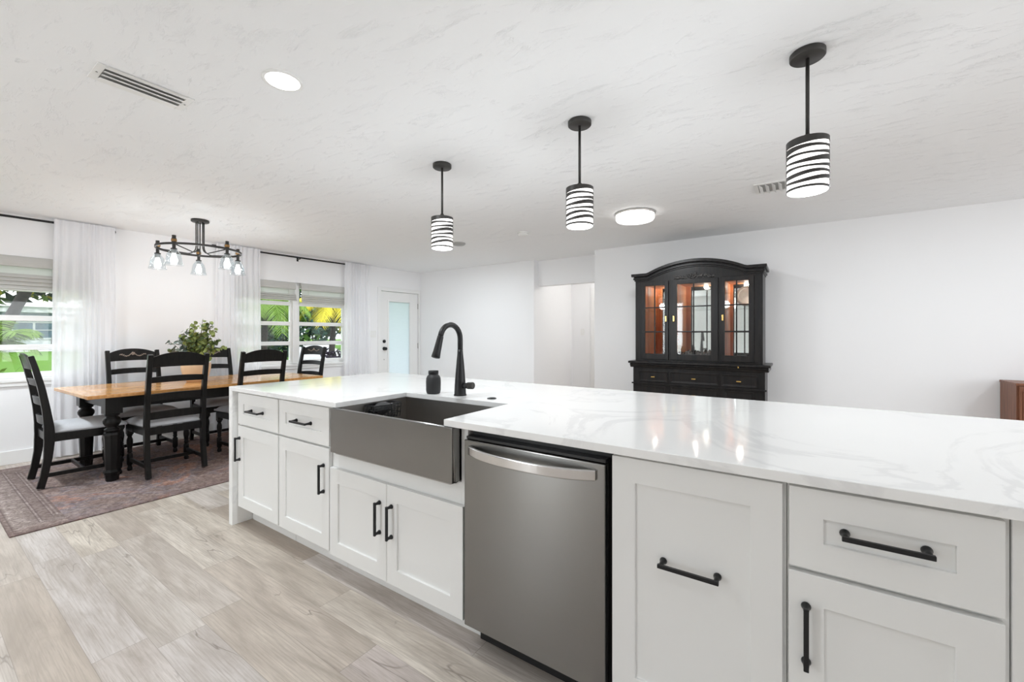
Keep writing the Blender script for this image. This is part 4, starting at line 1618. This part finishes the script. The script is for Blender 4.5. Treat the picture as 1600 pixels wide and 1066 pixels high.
# orange wood lining, mirror back, glass shelf
m = MB()
m.box(-W2_ + 0.022, W2_ - 0.022, FY + 0.022, BY - 0.011, zb, zb + 0.012)
m.box(-W2_ + 0.022, W2_ - 0.022, FY + 0.022, BY - 0.011, ztop - 0.022, ztop - 0.010)
m.box(-W2_ + 0.022, -W2_ + 0.030, FY + 0.022, BY - 0.011, zb, ztop - 0.022)
m.box(W2_ - 0.030, W2_ - 0.022, FY + 0.022, BY - 0.011, zb, ztop - 0.022)
for x in (-0.260, 0.260):
    m.box(x - 0.010, x + 0.010, FY + 0.022, BY - 0.011, zb + 0.012, ztop - 0.022)
for x0, x1 in ((-0.632, -0.552), (-0.311, -0.271), (-0.249, -0.190), (0.182, 0.249), (0.271, 0.303), (0.544, 0.632)):
    m.box(x0, x1, FY + 0.0225, FY + 0.027, zb + 0.013, ztop - 0.023)
m.build('wood_lining', 'orange_wood', hu)
for x0, x1 in ((-0.632, -0.271), (-0.249, 0.249), (0.271, 0.632)):
    MB().box(x0, x1, BY - 0.016, BY - 0.012, zb + 0.013, ztop - 0.023).build('mirror_back', 'mirror', hu)
    MB().box(x0, x1, FY + 0.05, BY - 0.018, 1.560, 1.568).build('glass_shelf', 'glass', hu)
for x in (-0.45, 0.0, 0.45):
    MB().lathe([(0.026, ztop - 0.030), (0.026, ztop - 0.022)], (x, FY + 0.062, 0), 16).build('puck_light', 'led', hu)
    lamp('hutch_puck_lamp', 'POINT', (x, FY + 0.062, ztop - 0.040), 2.2, (1, 0.93, 0.82), size=0.025, parent=hu)


def glass_door(x0, x1, gx0, gx1, hx):
    z0, z1, gz0, gz1 = 0.968, 1.885, 1.035, 1.836
    y0, y1 = FY - 0.020, FY - 0.0005
    m = MB()
    m.box(x0, gx0, y0, y1, z0, z1)
    m.box(gx1, x1, y0, y1, z0, z1)
    m.box(gx0, gx1, y0, y1, z0, gz0)
    m.box(gx0, gx1, y0, y1, gz1, z1)
    dr = m.build('glass_door', 'hutch_wood', hu, bevel=0.003)
    m = MB()
    xm = (gx0 + gx1) / 2
    m.box(xm - 0.007, xm + 0.007, y0 + 0.003, y1 - 0.004, gz0, gz1)
    for z in (1.293, 1.578):
        m.box(gx0, gx1, y0 + 0.003, y1 - 0.004, z - 0.007, z + 0.007)
    m.build('muntins', 'hutch_wood', dr, bevel=0.002)
    MB().box(gx0 - 0.004, gx1 + 0.004, y1 - 0.004, y1 - 0.001, gz0 - 0.004, gz1 + 0.004).build('pane', 'glass', dr)
    hpull(dr, hx, 1.442, y0, False)


glass_door(-0.586, -0.275, -0.545, -0.318, -0.300)
glass_door(-0.246, 0.246, -0.183, 0.175, -0.214)
glass_door(0.275, 0.586, 0.310, 0.537, 0.292)
MB().box(0.440, 0.452, 4.975, 4.985, 0.905, 0.925).build('key_plate', 'brass', hu, bevel=0.002)

for x, w, hgt, lab in ((HX - 0.125, 0.080, 0.095, 'low dark ornament at left on the hutch floor behind the middle glass door'),
                       (HX + 0.105, 0.098, 0.105, 'low dark ornament at right on the hutch floor behind the middle glass door')):
    m = MB()
    rnd = random.Random(int(w * 1000))
    for i in range(9):
        u = -1 + 2 * i / 8
        m.ell((u * w, rnd.uniform(-0.02, 0.02), hgt * (0.45 + 0.3 * rnd.random())), w * 0.2, 0.03, hgt * 0.45, 10, 6)
    tag(m.build('dark_ornament', 'dark_carving', None, loc=(x, 5.22, 0.957)), lab, 'ornament', 'ornaments in the hutch')
pt = thing('display_plate', 'round gray patterned plate standing behind the upper right hutch glass', 'plate', (HX + 0.50, 5.36, 1.690), 0)
o = MB().lathe([(0.0, 0.0), (0.07, 0.002), (0.085, 0.008), (0.118, 0.014), (0.119, 0.017), (0.084, 0.012), (0.07, 0.006), (0.0, 0.005)], (0, 0, 0), 36).build('plate_body', 'plate', pt)
o.rotation_euler = (radians(80), 0, 0)

# walnut cabinet at the right edge
wc = thing('walnut_cabinet', 'low reddish-brown wooden cabinet against the wall at the right picture edge', 'cabinet', (1.487, 5.478, 0))
m = MB()
m.box(0, 1.3, -0.335, -0.004, 0.04, 0.842)
m.box(0.03, 1.27, -0.30, -0.03, 0.0, 0.04)
m.build('case', 'walnut', wc, bevel=0.002)
MB().box(-0.004, 1.304, -0.343, -0.002, 0.842, 0.862).build('top_board', 'walnut', wc, bevel=0.002)
for i in range(3):
    dd_ = MB().box(0.012 + 0.427 * i, 0.432 + 0.427 * i, -0.353, -0.336, 0.06, 0.836).build('door', 'walnut', wc, bevel=0.003)
    MB().box(0.030 + 0.427 * i, 0.042 + 0.427 * i, -0.360, -0.353, 0.10, 0.80).build('vertical_grip', 'walnut', dd_, bevel=0.002)

# ------------------------------------------------------------------ garden
def ground_z(x):
    if x > -8:
        return -0.10
    if x > -14:
        return -0.10 + 0.45 * (-8 - x) / 6
    if x > -24:
        return 0.35 + 0.15 * (-14 - x) / 10
    return 0.5


xs_ = [-6.55, -8, -10, -12, -14, -18, -24, -40, -70]
vs = [(x, y, ground_z(x) - (0.02 if x > -6.6 else 0)) for x in xs_ for y in (-40, 70)]
fs = [(2 * i, 2 * i + 1, 2 * i + 3, 2 * i + 2) for i in range(len(xs_) - 1)]
lw = MB().add(vs, fs).build('lawn', 'lawn', None)
tag(lw, 'green lawn outside the windows', None, None, 'structure')


def strip(pts, w, name, label):
    """concrete ribbon lying on the ground"""
    vs = []
    fs = []
    ps = []
    for (a, b) in zip(pts, pts[1:]):
        n = 12
        for i in range(n):
            ps.append(Vector(a) * (1 - i / n) + Vector(b) * i / n)
    ps.append(Vector(pts[-1]))
    for i, p in enumerate(ps):
        d = (ps[min(i + 1, len(ps) - 1)] - ps[max(i - 1, 0)]).normalized()
        nrm = Vector((-d.y, d.x))
        for s in (-1, 1):
            q = p + nrm * w / 2 * s
            vs.append((q.x, q.y, ground_z(q.x) + 0.03))
        for s in (1, -1):
            q = p + nrm * w / 2 * s
            vs.append((q.x, q.y, ground_z(q.x) - 0.10))
    for i in range(len(ps) - 1):
        for q in range(4):
            q2 = (q + 1) % 4
            fs.append((4 * i + q, 4 * i + q2, 4 * i + 4 + q2, 4 * i + 4 + q))
    o = MB().add(vs, fs).build(name, 'concrete', None)
    return tag(o, label, None, None, 'structure')


strip([(-9.5, 5.5), (-15.0, 9.2), (-24, 14.2), (-30, 18.0)], 2.1, 'driveway', 'pale concrete driveway outside the right window')
strip([(-30, -20), (-30, 60)], 3.0, 'road', 'pale road beyond the lawn')

# neighbouring house seen through the left window
nh = thing('neighbor_house', 'pale house with white eaves across the lawn behind the left window', 'house', (-38.5, 2.5, 0.48))
MB().box(-6, 0, -9, 7, 0, 1.55).build('wall', 'house_white', nh)
m = MB()
m.box(-6, 0.0, -9, 7, 1.55, 2.12)
for i in range(60):
    y = -9 + 16 * i / 60
    m.box(0.0, 0.02, y, y + 0.08, 1.55, 2.10)
m.build('ribbed_gable_band', 'house_blue', nh)
MB().box(-6.6, 0.75, -9.6, 7.6, 2.12, 2.46).build('fascia', 'house_white', nh)
m = MB().prism([(-7.2, 2.46), (0.9, 2.46), (-3, 4.3)], 'y', -9.6, 7.6)
m.build('roof', 'roof', nh)
for y0 in (1.35, 3.9, -3.0):
    m = MB()
    frame_rect_pts = [(y0, y0 + 1.9)]
    m.box(0, 0.06, y0, y0 + 1.9, 0.50, 0.60)
    m.box(0, 0.06, y0, y0 + 1.9, 1.50, 1.60)
    for yy in (y0, y0 + 0.90, y0 + 1.80):
        m.box(0, 0.06, yy, yy + 0.10, 0.60, 1.50)
    m.box(0, 0.05, y0, y0 + 1.9, 1.05, 1.10)
    wd = m.build('window', 'house_white', nh)
    MB().box(0.0, 0.02, y0 + 0.05, y0 + 1.85, 0.58, 1.52).build('pane', 'dark_glass', wd)
for y0 in (0.25,):
    m = MB()
    for i in range(7):
        m.box(0.0, 0.05, y0, y0 + 0.9, 0.50 + i * 0.155, 0.62 + i * 0.155)
    m.build('louver_shutter', 'house_white', nh)


def palm(loc, label, trunk_pts, r0, nfr, flen, mat, seed, rise=0.6, droop=1.0, kind='palm_tree', trunk='bark'):
    rnd = random.Random(seed)
    t = thing(kind, label, 'palm', loc, 0, None)
    pts = [Vector(p) for p in trunk_pts]
    fine = []
    for a, b in zip(pts, pts[1:]):
        for q in range(5):
            fine.append(a.lerp(b, q / 5))
    fine.append(pts[-1])
    n = len(fine)
    MB().tube(fine, [r0 * (1 - 0.3 * i / n) * (1 + 0.08 * (i % 2)) for i in range(n)], 12).build('trunk', trunk, t)
    top = fine[-1]
    for f in range(nfr):
        a = 2 * pi * f / nfr + rnd.uniform(-0.25, 0.25)
        L = flen * rnd.uniform(0.8, 1.1)
        up = rise * rnd.uniform(0.2, 1.3)
        dp = droop * rnd.uniform(0.7, 1.2)
        m = MB()
        rach = []
        for q in range(13):
            u = q / 12
            rr = L * (u - 0.18 * u * u)
            rach.append(top + Vector((cos(a) * rr, sin(a) * rr, up * L * u - dp * L * 0.62 * u * u)))
        m.tube(rach, [0.022 * (1 - 0.8 * q / 12) for q in range(13)], 5)
        side = Vector((-sin(a), cos(a), 0))
        nl = 34
        for q in range(nl):
            u = 0.10 + 0.90 * q / nl
            x = u * 12
            i = min(int(x), 11)
            p = rach[i].lerp(rach[i + 1], x - i)
            tan = (rach[i + 1] - rach[i]).normalized()
            ll = 0.34 * L * (0.45 + 0.9 * sin(pi * min(1, u * 0.95 + 0.05)) ** 0.7) * 0.8
            for s in (-1, 1):
                d = (side * s * 0.85 + tan * 0.55 + Vector((0, 0, -0.28 - rnd.uniform(0, 0.25)))).normalized()
                e = p + d * ll + Vector((0, 0, -0.12 * ll))
                mid = p + d * ll * 0.5
                w = tan * 0.0135 * L / 1.5
                m.add([p - w, p + w, mid + w * 1.3, e, mid - w * 1.3], [(0, 1, 2, 4), (4, 2, 3)])
        m.build('frond', mat, t)
    return t


def bush(loc, label, rx, ry, rz, n, size, mats, seed, cat='bush', trunkh=0.0, name='shrub', trunk_r=0.12, group=None):
    rnd = random.Random(seed)
    t = thing(name, label, cat, loc, 0, group)
    if trunkh:
        MB().tube([(0, 0, -0.1), (0.1, 0.05, trunkh * 0.6), (0.0, 0, trunkh + rz * 0.6)], [trunk_r, trunk_r * 0.8, trunk_r * 0.5], 10).build('trunk', 'bark_dark', t)
    else:
        MB().tube([(0, 0, -0.05), (0, 0, rz * 0.9)], [0.05, 0.02], 6).build('stem', 'bark_dark', t)
    lobes = [(Vector((rnd.uniform(-0.7, 0.7) * rx, rnd.uniform(-0.7, 0.7) * ry, trunkh + rz * (1 + rnd.uniform(-0.55, 0.6)))), rnd.uniform(0.35, 0.62)) for _ in range(14)]
    k = len(mats)
    mbs = [MB() for _ in mats]
    for i in range(n):
        c, s = lobes[rnd.randrange(len(lobes))]
        d = Vector((rnd.gauss(0, 1), rnd.gauss(0, 1), rnd.gauss(0, 1))).normalized() * (0.65 + 0.4 * rnd.random()) * s
        p = c + Vector((d.x * rx, d.y * ry, d.z * rz))
        if p.z < 0.02:
            p.z = 0.02 + rnd.random() * 0.1
        a = Vector((rnd.gauss(0, 1), rnd.gauss(0, 1), rnd.gauss(0, 0.6))).normalized()
        b = a.orthogonal().normalized()
        b = Matrix.Rotation(rnd.uniform(0, 6.28), 3, a) @ b
        sz = size * rnd.uniform(0.6, 1.3)
        mbs[rnd.randrange(k)].add([p - a * sz, p - b * sz * 0.42, p + a * sz, p + b * sz * 0.42], [(0, 1, 2, 3)])
    for mb, mt in zip(mbs, mats):
        mb.build('foliage', mt, t)
    return t


GZ = ground_z
# left window: leaning palm and its undergrowth
palm((-11.0, 0.55, GZ(-11)), 'leaning rough palm trunk right outside the left window', [(0.0, -0.05, -0.1), (0, 0.38, 0.9), (0, 0.62, 1.6), (0.05, 1.0, 2.6), (0.05, 1.15, 3.0)], 0.085, 9, 1.9, 'f_lime', 1, 0.5, 1.0)
palm((-10.2, 0.72, GZ(-10.2)), 'low green palm shrub at the foot of the leaning trunk', [(0, 0, -0.1), (0, 0, 1.0)], 0.05, 13, 0.85, 'f_lime', 2, 0.9, 0.9, 'palm_shrub')
bush((-9.2, 0.55, GZ(-9.2)), 'round lime green shrub low in the left window', 0.55, 0.5, 0.42, 900, 0.075, ['f_lime', 'f_mid', 'f_dark'], 3)
bush((-31.5, 4.6, 0.5), 'tall leafy tree in front of the pale house', 4.5, 3.0, 1.5, 2600, 0.30, ['f_lime', 'f_dark', 'f_yellow', 'f_mid'], 4, 'tree', 2.25, 'broad_tree')
bush((-31.0, -2.4, 0.5), 'spreading tree left of the pale house front', 3.5, 3.0, 1.5, 1500, 0.30, ['f_lime', 'f_mid', 'f_dark'], 5, 'tree', 2.2, 'broad_tree')

# double window: palms, hedge and dark shrubs
palm((-14.2, 9.05, GZ(-14)), 'yellow-green palm with drooping fronds outside the right window', [(0, 0, -0.1), (0.05, 0.06, 1.2), (0.0, 0.2, 2.25)], 0.11, 13, 1.7, 'f_yellow', 6, 0.55, 1.25)
palm((-17.0, 11.6, GZ(-17)), 'second yellow-green palm further right outside the right window', [(0, 0, -0.1), (0.0, -0.1, 1.2), (0.0, -0.1, 2.3)], 0.10, 13, 1.7, 'f_yellow', 7, 0.5, 1.2)
palm((-12.2, 5.72, GZ(-12.2)), 'lime green palm outside the middle of the double window', [(0, 0, -0.1), (0.0, 0.05, 1.1), (0.0, 0.1, 2.05)], 0.09, 13, 1.3, 'f_lime', 8, 0.45, 1.3)
bush((-18.2, 9.65, GZ(-18)), 'dark leafy tree at the window mullion', 0.75, 0.65, 0.85, 1700, 0.11, ['f_dark', 'f_blue', 'f_dark'], 9, 'tree', 0.55, 'leafy_tree', 0.10)
bush((-13.6, 6.75, GZ(-13.6)), 'dark green shrub low behind the left sash of the double window', 0.7, 0.6, 0.62, 1300, 0.10, ['f_dark', 'f_blue', 'f_mid'], 10)
bush((-21.8, 13.9, GZ(-21)), 'blue-green tree behind the yellow palms', 1.2, 1.2, 0.9, 1500, 0.16, ['f_blue', 'f_dark'], 12, 'tree', 0.75, 'leafy_tree', 0.12)
hz = [(-33, 11.0, 'dark hedge tree at the left end of the far row'), (-34, 15.5, 'dark hedge tree second from the left in the far row'), (-34, 20.0, 'dark hedge tree in the middle of the far row'),
      (-33, 24.5, 'dark hedge tree second from the right in the far row'), (-32, 29.0, 'dark hedge tree at the right end of the far row')]
for i, (x, y, lab) in enumerate(hz):
    bush((x, y, 0.5), lab, 3.0, 1.62, 2.6, 2600, 0.34, [['f_dark', 'f_blue', 'f_mid'], ['f_mid', 'f_dark', 'f_lime']][i % 2], 20 + i, 'tree', 0.0, 'hedge_tree', group='far row of garden trees')

cdl = thing('purple_plant', 'dark purple spiky plant right outside the double window', 'plant', (-8.7, 5.72, GZ(-8.7)))
rnd = random.Random(31)
m = MB()
MB().tube([(0, 0, -0.05), (0, 0, 0.6)], 0.02, 6).build('stem', 'bark_dark', cdl)
for i in range(230):
    a = rnd.uniform(0, 2 * pi)
    p = Vector((rnd.uniform(-0.25, 0.25), rnd.uniform(-0.30, 0.30), rnd.uniform(0.35, 0.90)))
    d = Vector((cos(a), sin(a), rnd.uniform(0.1, 1.2))).normalized()
    L = rnd.uniform(0.14, 0.28)
    s = d.orthogonal().normalized() * 0.022
    m.add([p - s * 0.4, p + s * 0.4, p + d * L * 0.5 + s, p + d * L - Vector((0, 0, 0.05)), p + d * L * 0.5 - s], [(0, 1, 2, 4), (4, 2, 3)])
m.build('foliage', 'f_purple', cdl)
